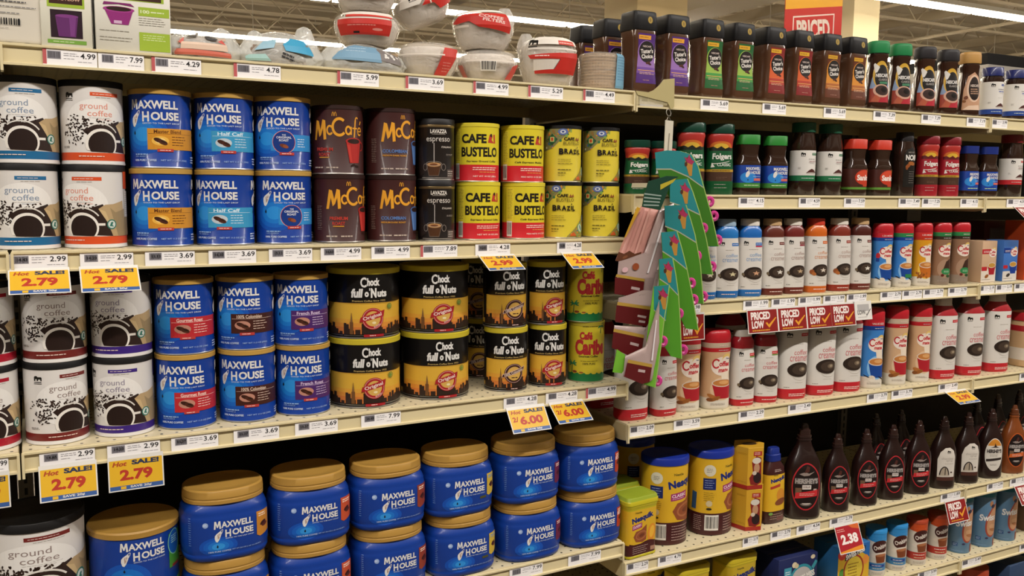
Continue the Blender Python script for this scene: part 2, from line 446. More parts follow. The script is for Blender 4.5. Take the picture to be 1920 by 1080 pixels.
def k_mc_can(cup, word, wcol, H=130, R=49):
    r = ring(2*R, 2*R); b = mat('#3a1917', .42, coat=.15); st = mat('#a59f9a', .3, metal=.8)
    prof = [(0, .985, st), (.8, 1.012, st), (2.4, 1.012, st), (3.2, 1, b), (H - 6, 1, b)]
    g = mat('#2a1512', .45)
    lid = [(H - 8, 1.0, g), (H - 7.6, 1.02, g), (H - 1, 1.02, g), (H, 1.0, g), (H - .2, .95, g), (H - 2, .94, g)]
    L = Lab(); y = '#dc9a2c'
    L.ringe(-2.2, 109, 2.4, 8, 1.1, y, a0=0, a1=180); L.ringe(2.2, 109, 2.4, 8, 1.1, y, a0=0, a1=180)
    # slanted brush script
    L0 = L.n; V0 = len(L.V)
    L.poly([(-52, 65), (-46, 65), (-38, 100), (-45, 102)], y); L.poly([(-45, 102), (-38, 100), (-32, 78), (-37, 70)], y); L.poly([(-37, 70), (-32, 74), (-21, 101), (-28, 103)], y); L.poly([(-28, 103), (-21, 101), (-19, 66), (-25.5, 65)], y)
    L.ringe(-11, 83, 8, 9.6, 3.8, y, a0=40, a1=325)
    L.ringe(10, 89, 17, 18, 5.2, y, a0=48, a1=318)
    L.ringe(30, 83, 7.6, 9, 3.8, y, a0=20, a1=340); L.poly([(35, 90), (38.4, 90), (38.4, 75), (35, 75)], y)
    L.poly([(43, 70), (46.4, 70), (50, 103), (46.5, 103)], y); L.rect(40, 86, 53, 88.6, y); L.ringe(52, 103, 5, 6, 2.6, y, a0=30, a1=190)
    L.ringe(61, 82, 7, 8.4, 2.8, y, a0=0, a1=320); L.rect(55, 81, 67, 83, y); L.poly([(60, 95), (63, 94), (67, 101), (64, 102)], y)
    L.V[V0:] = [((vx + 8)*.86 - 6, vy, vz) for vx, vy, vz in L.V[V0:]]
    # paper cup
    L.poly([(22, 62), (56, 62), (50, 22), (29, 22)], cup); L.ell(39, 63, 18, 6.5, cup); L.ell(39, 63, 14.5, 4.8, '#2a1712'); L.ringe(57, 54, 8, 9, 2.4, cup, a0=-100, a1=100)
    L.poly([(24, 56), (30, 56), (34, 24), (30, 24)], {'#a92a26': '#bb3a32'}.get(cup, '#5a7db4'))
    for i, w in enumerate(word): L.text(w, -20 if len(word) > 1 else -16, 47 - 9.5*i, 34 if i == 0 and len(word) > 1 else (24 if len(word) > 1 else 50), 6.6, wcol, .03)
    yb = 31 if len(word) > 1 else 38.5
    if len(word) > 1: L.rect(-31, yb, -10, yb + 2, '#c58a34')
    else: L.text('MEDIUM-DARK ROAST', -16, yb, 50, 3.2, '#c58a34', .03)
    L.bars(-44, -20, 13, 1, '#b9a79b', 2.6); L.bars(-16, 14, 13, 1, '#b9a79b', 2.6)
    L.ell(36, 18, 5, 2.6, '#2b140e', 20); L.ell(45, 16, 5, 2.6, '#2b140e', -15)
    L.bars(-66, -53, 70, 14, '#8d7a70', .9, 3.4)
    return kind('coffee_can', 'coffee can', H, 2*R, [('body', loft(r, prof)), ('lid', loft(r, lid, 'lid')), ('label_print', L.wrap(r, prof))])
KINDS['mc_can'] = k_mc_can

def k_lav_can(H=122, R=37.5):
    r = ring(2*R, 2*R); b = mat('#1b1513', .35, coat=.3); st = mat('#8f7a55', .3, metal=.8)
    prof = [(0, .985, mat('#aaa6a0', .3, metal=.8)), (.8, 1.012, mat('#aaa6a0', .3, metal=.8)), (2.4, 1, b), (H - 17, 1, st), (H - 14, 1.02, st), (H - 12, 1, b), (H - 6, 1, b)]
    g = mat('#151213', .45)
    lid = [(H - 12, 1.0, g), (H - 11.6, 1.02, g), (H - 1, 1.02, g), (H, 1.0, g), (H - .2, .95, g), (H - 2, .94, g)]
    L = Lab()
    L.poly([(-42, 60), (-30, 72), (-26, 40), (-12, 22), (-34, 8), (-44, 20)], '#2c221f')
    L.text('LAVAZZA', 6, 97, 34, 8, '#d4cdc4', .04); L.rect(-8, 91, 20, 91.8, '#a89f96')
    L.text('espresso', 6, 79, 50, 11, '#cfc8c0', .0); L.text('ITALIANO', 24, 66, 24, 3.8, '#c3bab0', .02)
    L.rect(-4, 32, -2.6, 74, '#b9b2ac'); L.bars(22, 42, 52, 2, '#9b9189', .7, 2)
    L.poly([(-20, 34), (12, 34), (6, 8), (-14, 8)], '#5a4a40'); L.poly([(-18, 30), (10, 30), (5, 10), (-13, 10)], '#4a2c18'); L.ell(-4, 31, 14, 4.4, '#b98a58'); L.ell(-4, 31.4, 8, 2, '#6d3f22'); L.ringe(-4, 33, 16, 4.8, 1, '#8d8178')
    L.ringe(-22, 26, 5, 7, 1.2, '#7d726a'); L.ringe(16, 26, 5, 7, 1.2, '#7d726a')
    L.rect(24, 6, 44, 22, '#4b413c'); L.bars(26, 42, 18, 3, '#b5aca4', 1.6, 4.4)
    L.rect(-30, 4.4, 40, 5.2, '#b5aca4')
    return kind('coffee_can', 'coffee can', H, 2*R, [('body', loft(r, prof)), ('lid', loft(r, lid, 'lid')), ('label_print', L.wrap(r, prof))])
KINDS['lav_can'] = k_lav_can

YEL = '#d3c22e'
def k_bus_can(spanish, H=120, R=46.5):
    r = ring(2*R, 2*R); b = mat(YEL, .35, coat=.25); rd = mat('#c4242c', .35, coat=.25); st = mat('#c9c2ac', .3, metal=.5)
    prof = [(0, .985, st), (.8, 1.012, st), (2.4, 1.0, rd), (35, 1, b), (H - 6, 1, b)]
    g = mat('#d0c034', .45)
    lid = [(H - 8, 1.0, g), (H - 7.6, 1.02, g), (H - 1, 1.02, g), (H, 1.0, g), (H - .2, .95, g), (H - 2, .94, g)]
    L = Lab(); k = '#1a1410'
    L.text('CAF\u20ac' if False else 'CAFE', -12, 88, 54, 19, k, .045); L.text('BUSTELO', 2, 61, 84, 20, k, .04)
    L.poly([(18, 80), (22, 96), (28, 98), (30, 92), (27, 86), (34, 80), (32, 97), (37, 97), (38, 79)], '#b3392a'); L.ell(26, 95, 3, 3.4, '#3a1a12')
    L.text('Caf\u00e9 Espresso Molido' if spanish else 'Espresso Ground Coffee', 6, 41.5, 66, 5, '#2a2016', .02, shear=.15)
    L.bars(-14, 50, 29, 2, '#ecc9be', 1.8, 4); L.bars(0, 48, 20, 1, '#e0a050', 1.2)
    L.text('PESO NETO 10 OZ (283g)' if spanish else 'NET WT 10 OZ (283g)', 14, 11, 54, 4, '#efcfc6', .02)
    L.rect(-60, 36, -42, 108, '#d8c63c'); L.bars(-58, -44, 105, 20, '#5c4f2a', .8, 3.2)
    L.barcode(-60, 5, -46, 38); L.rect(-64, 36, -63.4, 108, k)
    return kind('coffee_can', 'coffee can', H, 2*R, [('body', loft(r, prof)), ('lid', loft(r, lid, 'lid')), ('label_print', L.wrap(r, prof))])
KINDS['bus_can'] = k_bus_can

def k_brazil_can(H=122, R=41.5):
    r = ring(2*R, 2*R); b = mat('#cdb936', .35, coat=.25); st = mat('#c9c2ac', .3, metal=.5)
    prof = [(0, .985, st), (.8, 1.012, st), (2.4, 1.0, b), (H - 6, 1, b)]
    g = mat('#121112', .45)
    lid = [(H - 7.5, 1.0, g), (H - 7, 1.02, g), (H - 1, 1.02, g), (H, 1.0, g), (H - .2, .95, g), (H - 2, .94, g)]
    L = Lab(); k = '#1a1410'
    T = ('#3f5aa0', '#c45a2a', '#2f6f4a', '#d8d2c0', '#8a6a3a', '#7a9a4a', '#c98a2a')
    L.poly([(-66, 115), (6, 115), (-40, 72), (-66, 66)], '#7e7a50')
    for _ in range(46):
        x = rnd.uniform(-64, 4); y = rnd.uniform(70, 113)
        if y - 70 > (x + 42)*.93 - 2: L.ell(x, y, rnd.uniform(1.4, 4), rnd.uniform(1.4, 4), rnd.choice(T), n=8)
    L.ell(-16, 108, 11, 7, '#5a6aa0'); L.ell(-16, 108, 6, 4, '#c8ccd0'); L.ell(-16, 108, 3, 2, '#3a4a86')
    L.poly([(-52, 92), (-40, 104), (-27, 92), (-40, 79)], '#234a34'); L.rect(-48, 85, -32, 99, '#2d6644'); L.rect(-45, 87, -35, 97, '#c9bf80'); L.rect(-43, 88.5, -37, 95.5, '#b8482a')
    L.poly([(68, 4), (68, 62), (52, 44), (28, 22), (8, 4)], '#8d8444')
    for _ in range(40):
        x = rnd.uniform(12, 66); y = rnd.uniform(5, 56)
        if y < (x - 8)*.98: L.ell(x, y, rnd.uniform(1.4, 4), rnd.uniform(1.4, 4), rnd.choice(T), n=8)
    L.ell(44, 22, 10, 12, '#7f9a58', 30); L.ell(44, 22, 6, 9, '#c9d0bc', 30); L.ell(45, 22, 2.6, 8, '#3f6f80', 30); L.ell(58, 44, 6, 7, '#234f8a'); L.poly([(14, 5), (24, 14), (32, 5)], '#c45a2a')
    L.text('CAFE', -2, 93, 24, 7, k, .04); L.poly([(12, 90), (15, 97), (18, 90)], '#8a4a2a'); L.poly([(17, 90), (21, 97), (23, 90)], '#8a4a2a')
    L.text('BUSTELO', 4, 83.5, 38, 7, '#4a4020', .0)
    L.text('B', -19, 66, 10, 13, k, .05); L.text('R', -8.5, 66.5, 9, 11, k, .05); L.text('A', 1.5, 66, 10, 11, k, .05); L.text('Z', 11, 65.5, 8, 10, k, .05); L.rect(16.6, 61, 18.8, 71, k); L.ell(17.6, 74.5, 1.3, 1.5, k); L.text('L', 23, 65.5, 6, 11, k, .05)
    L.bars(-26, 2, 49, 2, '#7a6c2a', .9, 4.4); L.bars(-26, 8, 40, 1, '#5e5322', 1)
    L.bars(-26, 8, 27, 1, '#3a3214', 1.6); L.bars(-26, -8, 20, 1, '#3a3214', 1.6); L.bars(-26, -10, 15, 1, '#5e5322', 1)
    return kind('coffee_can', 'coffee can', H, 2*R, [('body', loft(r, prof)), ('lid', loft(r, lid, 'lid')), ('label_print', L.wrap(r, prof))])
KINDS['brazil_can'] = k_brazil_can

def k_chock_can(brown, H=139, R=73):
    q = R/73; big = R > 60
    r = ring(2*R, 2*R); bk = mat('#0d0b0b', .33, coat=.3); yl = mat('#d3a63a', .35, coat=.25); st = mat('#a9a6a2', .3, metal=.8)
    prof = [(0, .985, st), (1, 1.01, st), (2.4, 1.01, st), (3.2, 1, bk), (6, 1, bk), (6.6, 1, st), (7.4, 1, bk), (9.5, 1, yl), (71, 1, bk), (H - 6, 1, bk)]
    g = mat('#c2b02f', .42)
    lid = [(H - 12, 1.0, g), (H - 11.5, 1.02, g), (H - 1.4, 1.025, g), (H, 1.0, g), (H - .3, .95, g), (H - 2.4, .94, g)]
    L = Lab(); w = '#d6d4d0'; o = 12*q if big else 4
    # evening sky on the print, and a row of towers
    for i, (a, c) in enumerate(((30, '#d39a38'), (22, '#cf8835'), (14, '#c57234'))): L.rect(-95*q, 9.6, 110*q, 9.6 + a, c)
    P = random.Random(5); x = -95*q; sky = [(x, 9.7)]
    while x < 110*q:
        wd = P.uniform(4, 11)*max(q, .72); ht = P.uniform(15, 33); sky += [(x, ht), (x + wd, ht)]; x += wd
        if P.random() < .6: sky += [(x, ht - 9), (x + 2.5, ht - 9)]; x += 2.5
    sky.append((x, 9.7))
    for a, b in zip(sky[1:-1:2], sky[2:-1:2]):
        if b[0] > a[0]: L.rect(a[0], 9.7, b[0], a[1], '#2b1d16')
    L.rect((-27)*q, 9.7, (-20)*q, 34, '#6a4524'); L.poly([(-26*q, 34), (-21*q, 34), (-23.2*q, 52), (-23.8*q, 52)], '#7d5a34')
    L.text('C', o - 11, 112, 12, 20, w, .03); L.text('hock', o + 8.5, 112.5, 25, 15.5, w, .05)
    L.text('full', o - 24, 91, 22, 18, w, .05, shear=.12); L.text('o', o - 5, 88.5, 8, 10.5, w, .06); L.text("'", o + .6, 98, 1.8, 5, w, .03); L.text('N', o + 8.5, 91, 11.5, 19, w, .06); L.text('uts', o + 26, 89.5, 20, 14, w, .05)
    L.text('Premium Coffee Since 1932', o, 75.5, 66, 3.4, '#b59c62', .02); L.rect(-60*q, 71.2, 80*q, 72, '#6b4a26')
    cx, cy = (19*q if big else 14), 40; c1 = '#3a1f1a' if brown else '#9e2026'; R2 = 20.5
    L.ell(cx, cy, R2 - 4, R2 - 4, '#c9a050', n=26); L.ringe(cx, cy, R2 + 1, R2 + 1, 6.5, c1, n=30); L.ringe(cx, cy, R2 - .6, R2 - .6, .8, '#caa49a', n=30)
    if brown:
        L.poly([(cx - 27, cy - 9), (cx - 25, cy - 1), (cx + 27, cy + 15), (cx + 25, cy + 6)], '#caa79a'); L.poly([(cx - 26, cy - 8), (cx - 24, cy - 2), (cx + 26, cy + 13.5), (cx + 24, cy + 7)], c1)
        L.text('100% Colombian', cx, cy + 2.6, 44, 4.6, '#d8c6bc', .02, rot=17); L.bars(cx - 6, cx + 8, cy - 9, 1, '#3a1f1a', 2)
    else:
        L.poly([(cx - 26, cy - 7), (cx - 24, cy + 3), (cx + 24, cy + 17), (cx + 22, cy + 4)], c1)
        L.text('Original', cx - 1, cy + 3.6, 38, 9, '#dcc4bc', .03, rot=15); L.ell(cx + 2, cy - 8, 4, 2.4, '#e0d0a0'); L.text('BLEND', cx + 8, cy - 14, 14, 3, '#d8b8b0', .02, rot=25)
    if big: L.ringe(55, 63, 6, 6, 1.4, '#4f7a34'); L.ell(55, 63, 3.4, 3.4, '#6f8a3c')
    L.rect(cx - 18, 4.2, cx + 22, 9.2, c1 if not brown else '#2a1714'); L.bars(cx - 7, cx + 9, 6.8, 1, '#d8b8b0', 1.6)
    L.rect(-100*q, 20, -84*q, 110, '#15110f'); L.bars(-96*q, -86*q, 104, 8, '#6b665e', .9, 4)
    return kind('coffee_can', 'coffee can', H, 2*R, [('body', loft(r, prof)), ('lid', loft(r, lid, 'lid')), ('label_print', L.wrap(r, prof))])
KINDS['chock_can'] = k_chock_can

def k_caribe_can(H=138, R=41):
    r = ring(2*R, 2*R); b = mat('#bfae2e', .36, coat=.25); gr = mat('#1c6a3a', .36, coat=.25); st = mat('#b7b290', .3, metal=.6)
    prof = [(0, .985, st), (.8, 1.012, st), (2.2, 1, gr), (19, 1, b), (H - 6, 1, b)]
    g = mat('#a8992f', .5)
    lid = [(H - 9, 1.0, g), (H - 8.5, 1.02, g), (H - 1, 1.02, g), (H, 1.0, g), (H - .2, .95, g), (H - 2, .94, g)]
    L = Lab(); c = '#a3282a'
    L.text('Caf\u00e9', 8, 107, 30, 18, c, .06); L.text('Caribe', 20, 81, 76, 36, c, .055)
    L.text('Gourmet Coffee', 14, 60, 46, 5, '#3a3418', .03); L.bars(-4, 40, 49, 1, '#6a6020', 1.2); L.text('100% PURE', 16, 43, 30, 5, '#4c4418', .02); L.bars(0, 36, 128, 1, '#6a6020', 1.4)
    L.poly([(-40, 19)] + [(x, 20 + 2.5*math.sin(x*.4)) for x in range(-40, 61, 5)] + [(60, 19)], '#1c6a3a')
    def palm(x, y, s):
        L.poly([(x - 1.2*s, y), (x + 1.2*s, y), (x + 2.2*s, y + 17*s), (x + .6*s, y + 17*s)], '#2a5a34')
        for a in (-150, -190, -225, -20, 15, 50): L.ell(x + 1.4*s + 5.5*s*math.cos(math.radians(a)), y + 17*s + 4*s*math.sin(math.radians(a)), 6*s, 1.5*s, '#22704a', a, n=10)
    palm(-27, 22, 1.15); palm(44, 112, 1.0)
    L.ell(-18, 24, 6, 2.6, '#7a3a20'); L.ell(-2, 23, 5, 1.6, '#8a4a24')
    return kind('coffee_can', 'coffee can', H, 2*R, [('body', loft(r, prof)), ('lid', loft(r, lid, 'lid')), ('label_print', L.wrap(r, prof))])
KINDS['caribe_can'] = k_caribe_can

# ------------------------------------------------------------------ wide blue canisters with gold lids
def k_jug(panel, extra='', H=133):
    r = ring(157, 128, 2.9, 72); b = mat(BLUE, .38, coat=.15)
    prof = [(0, .90, b), (3, .955, b), (9, .985, b), (12, .985, b), (14.5, .972, b), (18, .985, b), (25, 1, b), (76, 1, b), (84, .99, b), (87.5, .968, b), (91, .975, b), (98, .94, b), (104, .89, b), (107, .86, b), (113, .86, b)]
    g = mat('#a9823d', .42)
    rl = ring(146, 122, 2.3, 72)
    lid = [(106, .96, g), (108, 1.0, g), (114, 1.0, g), (115, .985, g), (117, .985, g), (118, 1.0, g), (130.5, .985, g), (132.6, .955, g), (133, .93, g), (132, .90, g), (132.2, .6, g), (132.4, .3, g)]
    L = Lab()
    for a, c in ((1, '#134baa'), (.78, '#1659b6'), (.55, '#1c6cc2'), (.34, '#2f8bd4')): L.ell(-22, 30, 34*a, 18*a, c, n=24)
    mh_mark(L, 8, 70, 72)
    L.ell(-44, 72, 5, 5, '#8fa8d4'); L.bars(-48, -41, 73.5, 2, '#dfe6f2', .9, 2)
    L.poly([(49, 82), (82, 82), (82, 40), (66, 36), (56, 34), (49, 38)], panel); L.bars(53, 76, 77, 2, '#eed8c4' if panel != '#c9a93a' else '#4a86b8', 2, 4)
    L.ell(64, 58, 8, 3.8, '#3a1710', 20); L.ell(68, 54, 8, 3.4, '#55251a', 10)
    if extra == 'bold': L.text('BOLD', 64, 68, 26, 8, '#e6c8bc', .05)
    if extra == 'half': L.rect(30, 32, 46, 37, '#4b4a24')
    L.text('100% PURE COFFEE', -20, 20.5, 40, 3, '#b7c9e8', .02); L.text('NET WT 30.6 OZ (1 LB 14.6 OZ) 867g', 30, 20.8, 56, 3, '#93aedc', .02)
    L.bars(-76, -70, 84, 13, '#6f92cc', 1, 4.2)
    return kind('coffee_canister', 'coffee canister', H, 128, [('body', loft(r, prof)), ('lid', loft(rl, lid, 'lid')), ('label_print', L.wrap(r, prof))])
KINDS['jug'] = k_jug

def k_mh_half(H=166, R=76):
    r = ring(2*R, 2*R, 2, 72); b = mat(BLUE, .33, coat=.3); gr = mat('#3f8a35', .33, coat=.3); st = mat('#bcbcc0', .3, metal=.8)
    prof = [(0, .985, st), (1, 1.01, st), (2.5, 1, gr), (26, 1, b), (H - 9, 1, b)]
    g = mat('#a67f3a', .42)
    lid = [(H - 13, 1.0, g), (H - 12, 1.025, g), (H - 3, 1.03, g), (H, 1.0, g), (H - .6, .95, g), (H - 1.6, .6, g), (H - 1.8, .3, g)]
    L = Lab()
    for a, c in ((1, '#1450ad'), (.75, '#1668bd'), (.5, '#2086cc')): L.ell(-22, 62, 44*a, 40*a, c, n=26)
    L.poly([(-90, 26)] + [(x, 40 - 8*math.sin((x + 90)/180*PI) + x*.06) for x in range(-90, 111, 10)] + [(110, 26)], '#3f8a35')
    L.poly([(-90, 41)] + [(x, 43 - 8*math.sin((x + 90)/180*PI) + x*.06) for x in range(-90, 111, 10)] + [(x, 40 - 8*math.sin((x + 90)/180*PI) + x*.06) for x in range(110, -91, -10)], '#7ab04a')
    mh_mark(L, 10, 131, 78)
    L.rect(58, 72, 100, 136, '#3f8a35'); L.ell(74, 118, 19, 24, '#1a58a8'); L.ringe(74, 118, 19, 24, 1.8, '#7fc0a0'); L.bars(64, 86, 130, 4, '#9fd0c8', 1.6, 4); L.rect(66, 72, 90, 77, '#8a2c2c')
    L.barcode(-66, 30, -48, 74); L.V = [(a, b + 8, c) for a, b, c in L.V]
    L.bars(0, 44, 12, 1, '#cfe2b8', 3)
    return kind('coffee_can', 'coffee can', H, 2*R, [('body', loft(r, prof)), ('lid', loft(r, lid, 'lid')), ('label_print', L.wrap(r, prof))])
KINDS['mh_half'] = k_mh_half

# ------------------------------------------------------------------ instant coffee jars
COFF = '#2f1a12'
def k_taster(a, b, c, hi):
    """tall four-sided jar, flaring foot, slanted black lid"""
    r = ring(68, 64, 6, 56); g = mat('#4f3424', .16, coat=.9)
    prof = [(0, .94, g), (3, 1.0, g), (14, 1.03, g), (32, 1.0, g), (60, .93, g), (86, .90, g), (118, .93, g), (138, .97, g), (143, .9, g)]
    k = mat('#131214', .45)
    lid = [(139, .9, k), (139.5, 1.0, k), (142, 1.03, k), (170, .97, k), (179, .95, k), (181, .9, k)]
    L = Lab()
    # coloured strip on the front face
    L.poly([(-24, 22), (27, 22), (25.5, 60), (24.5, 90), (25.5, 132), (-20.5, 132), (-20, 90), (-22, 60)], a)
    L.poly([(-22, 58), (25.4, 58), (24.8, 84), (-20.4, 84)], b); L.poly([(-22.8, 44), (26.2, 44), (25.4, 58), (-22, 58)], c)
    L.ell(2, 90, 23, 27, b); L.ell(3, 92, 21, 24, '#1b1413')
    L.text('NESCAFE', 3, 104, 22, 4, '#cbb9b0', .02); L.text("Taster's", 3, 94, 33, 10, '#d9d2cb', .03, rot=6); L.text('Choice', 4, 82.5, 30, 9.5, '#d9d2cb', .03, rot=6)
    L.rect(-19, 119, 12, 128, hi); L.bars(-16, 9, 123.5, 1, '#8a5a1c', 1.6)
    L.ell(6, 68, 6, 2.6, '#54281a', 15); L.ell(10, 66, 5, 2.4, '#3c1a10', -20)
    L.rect(-20, 50, 23, 51.4, '#d9a35a'); L.bars(-16, 20, 46, 2, '#d8b090', 1, 3); L.bars(-8, 12, 29, 1, '#b98a78', 1)
    D = Lab(); D.ell(9, 162, 7, 8, '#a88a35'); D.ringe(9, 162, 7, 8, 1.3, '#6f5a20'); D.ell(9, 162, 3, 4.6, '#7d6628')
    L.V = [(a*1.15, b, c) for a, b, c in L.V]
    return kind('instant_coffee_jar', 'coffee jar', 181, 66, [('glass_jar', loft(r, prof)), ('lid', loft(r, lid, 'lid'), [('emblem', D.wrap(r, lid, 'emblem'))]), ('label_print', L.wrap(r, prof))])
KINDS['taster'] = k_taster

def k_nescafe(lidc, tan=False):
    r = ring(60, 52, 2.6, 56); g = mat('#331d14', .14, coat=.8)
    prof = [(0, .92, g), (3, .98, g), (20, 1.0, g), (55, .98, g), (95, .88, g), (120, .80, g), (134, .82, g), (140, .85, g), (150, .82, g)]
    k = mat(lidc, .5)
    lid = [(148, .8, k), (148.5, .92, k), (151, .95, k), (172, .93, k), (178, .88, k), (180, .8, k)]
    L = Lab()
    if not tan:
        L.poly([(-30, 20), (26, 20), (26, 62), (24, 100), (14, 122), (-2, 126), (-16, 112), (-26, 80), (-30, 58)], '#7d8fae')
        L.poly([(-30, 20), (26, 20), (26, 56), (-30, 56)], '#8e3a2c'); L.poly([(-8, 20), (26, 20), (26, 48), (6, 36)], '#a82a36')
        L.ell(2, 92, 26, 36, '#c39a35', n=30); L.ell(4, 86, 22, 32, '#191514', n=28); L.poly([(-24, 118), (-20, 122), (-4, 112), (-12, 98), (-18, 96)], '#cfcac4')
        L.text('NESCAFE', 4, 90, 40, 9.5, '#d0ccc8', .045); L.text('CLASICO', 6, 79, 26, 5.5, '#a9a29c', .02)
        if lidc.startswith('#1'): L.rect(-4, 68, 20, 74, '#3f7a5a')
        L.ell(3, 50, 24, 17, '#c49a86', -8); L.ell(4, 51, 19, 13, '#3a2a26', -8); L.ell(9, 53, 9, 7, '#191210', -8); L.poly([(-26, 22), (-14, 40), (0, 32), (-6, 20)], '#a5543c')
    else:
        L.poly([(-30, 18), (26, 18), (26, 70), (22, 110), (4, 124), (-18, 112), (-28, 76)], '#b98f72')
        L.ell(3, 78, 22, 38, '#d3b49c', n=28); L.ell(4, 78, 18, 33, '#241814', n=28); L.text('NESCAFE', 5, 86, 28, 7, '#c8b8ac', .03); L.bars(-8, 18, 76, 3, '#a5826a', 3, 6)
        L.poly([(-28, 18), (24, 18), (20, 32), (-12, 30)], '#d5b9a2'); L.ell(-20, 52, 6, 5, '#6a3a22', 30); L.ell(-24, 42, 5, 4, '#7a4a26')
    return kind('instant_coffee_jar', 'coffee jar', 180, 52, [('glass_jar', loft(r, prof)), ('lid', loft(r, lid, 'lid')), ('label_print', L.wrap(r, prof))])
KINDS['nescafe'] = k_nescafe

def k_store_jar(c, H=146, tall=False, R=31):
    """round store jar: brown glass, white label with a colour band"""
    r = ring(2*R, 2*R); g = mat('#2c1a13', .14, coat=.8); q = H/146
    lw = mat('#d6d2cc', .45); cm = mat(c, .4)
    y0, y1, y2 = ((36, 50, 113) if tall else (12, 26, 104))
    prof = [(0, .93, g), (3, 1, g), (y0, 1, cm), (y1, 1, lw), (y2, 1, g), (y2 + 12, .98, g), (H - 32, .86, g), (H - 24, .84, g), (H - 22, .84, g)]
    lc = {'#1f6a42': '#0f4a33', '#1f3f8a': '#16205e', '#b8262c': '#6e1016'}[c]; k = mat(lc, .4, coat=.3)
    lid = [(H - 25, .86, k), (H - 24.5, .93, k), (H - 2, .93, k), (H, .88, k)]
    L = Lab()
    L.logo(-16, y2 - 10, 12); L.rect(8, y2 - 12, 30, y2 - 6.5, c); L.bars(10, 28, y2 - 9, 1, '#d8d2cc', 1)
    L.bars(-2, 22, y2 - 22, 1, '#8d8a90' if not tall else '#a9a6a2', 2.4); L.bars(0, 24, y2 - 28, 1, '#6f78a8' if c == '#1f3f8a' else '#b09a98', 3.2); L.bars(2, 22, y2 - 33, 1, '#a9a49e', .8)
    L.poly([(-8, y1 + 6), (0, y1 + 13), (8, y1 + 17), (16, y1 + 14), (26, y1 + 8), (20, y1 + 5)], '#4a2420'); L.ell(8, y1 + 5.5, 15, 2, '#b9b0a8')
    L.bars(-18, 20, (y0 + y1)/2, 1, '#c9d6cc', 1.4)
    L.bars(-28, -20, y1 + 20, 3, '#8f8a84', .7, 2); L.bars(-2, 16, y1 + 32, 1, '#b5b0aa', .7)
    return kind('instant_coffee_jar', 'coffee jar', H, 2*R, [('glass_jar', loft(r, prof)), ('lid', loft(r, lid, 'lid')), ('label_print', L.wrap(r, prof))])
KINDS['store_jar'] = k_store_jar

def k_folgers(c, dark, H=168, W=66):
    r = ring(W, W*.86, 2.5, 56); q = H/168; s = W/66
    g = mat('#4a342a', .16, coat=.7); cm = mat(c, .4, coat=.2); rd = mat('#a8302a', .4, coat=.2)
    prof = [(0, .95, cm), (3, 1, cm), (32*q, 1, g), (54*q, 1, mat('#b08a2c', .4)), (60*q, .99, cm), (112*q, .9, rd), (128*q, .93, rd), (138*q, 1.0, rd), (143*q, .96, rd), (147*q, .9, rd)]
    k = mat(dark, .4, coat=.2)
    lid = [(145*q, .9, k), (145.5*q, 1.0, k), (147*q, 1.02, k), (166*q, 1.0, k), (H, .95, k)]
    L = Lab()
    X = lambda v: v*s
    Y = lambda v: v*q
    L.ell(0, Y(113), X(30), Y(14), '#c46a2a', n=24); L.ell(0, Y(112), X(20), Y(10), '#d0a83a', n=24)
    L.poly([(X(-32), Y(96)), (X(-32), Y(112)), (X(-20), Y(114)), (X(-10), Y(110)), (X(0), Y(115)), (X(10), Y(109)), (X(20), Y(113)), (X(32), Y(110)), (X(32), Y(96))], '#161a12' if c[1] == '1' else '#5a1418')
    L.rect(X(-32), Y(88), X(32), Y(104), c)
    L.text('Folgers', X(4), Y(89), X(50), Y(18), '#d8d5ce', .035); L.ell(X(0), Y(77), X(22), Y(3), '#d8d5ce', 8); L.ell(X(1), Y(78.4), X(22), Y(2.6), c, 8)
    L.text('CLASSIC', X(8), Y(71), X(34), Y(7), '#cfd4cc', .02); L.poly([(X(-24), Y(64)), (X(-22), Y(76)), (X(-14), Y(66))], '#d8d5ce')
    L.bars(X(-20), X(24), Y(57), 1, '#6a4f18', 1.6); L.bars(X(-10), X(16), Y(41), 2, '#6a5040', .9, 3.4); L.bars(X(-14), X(20), Y(24), 1, '#cfc4bc', .9); L.bars(X(-14), X(20), Y(16), 1, '#cfc4bc', .8)
    return kind('instant_coffee_jar', 'coffee jar', H, W*.86, [('jar', loft(r, prof)), ('lid', loft(r, lid, 'lid')), ('label_print', L.wrap(r, prof))])
KINDS['folgers'] = k_folgers

def k_mh_jar(lidc, band, H=146, W=62):
    r = ring(W, W*.82, 3.2, 56); g = mat('#2e1c14', .14, coat=.8); b = mat('#1a3f96', .42); gb = mat(band, .42)
    prof = [(0, .93, g), (3, .99, g), (17, 1, gb), (29, 1, b), (72, 1, g), (82, .96, g), (92, .80, g), (104, .78, g), (116, .84, g), (124, .84, g)]
    k = mat(lidc, .42)
    lid = [(122, .84, k), (122.5, .9, k), (144, .9, k), (H, .85, k)]
    L = Lab(); L.ell(-6, 42, 20, 13, '#2d7fc8'); w = '#d8d5d0'
    L.text('MAXWELL', 8, 63.5, 40, 8, w, .035); L.text('HOUSE', 14, 54, 26, 7.5, w, .035)
    L.ell(-8, 50, 4.6, 8, w, -18); L.ringe(-4, 54, 3, 5, 1, w); L.ell(-7, 36, 1.2, 2, '#10182c')
    L.rect(6, 44, 28, 45, '#a9bcdc'); L.rect(8, 34, 28, 40, '#c8665c'); L.bars(-16, 24, 23, 1, '#b8d0a0', 2)
    return kind('instant_coffee_jar', 'coffee jar', H, W*.82, [('glass_jar', loft(r, prof)), ('lid', loft(r, lid, 'lid')), ('label_print', L.wrap(r, prof))])
KINDS['mh_jar'] = k_mh_jar

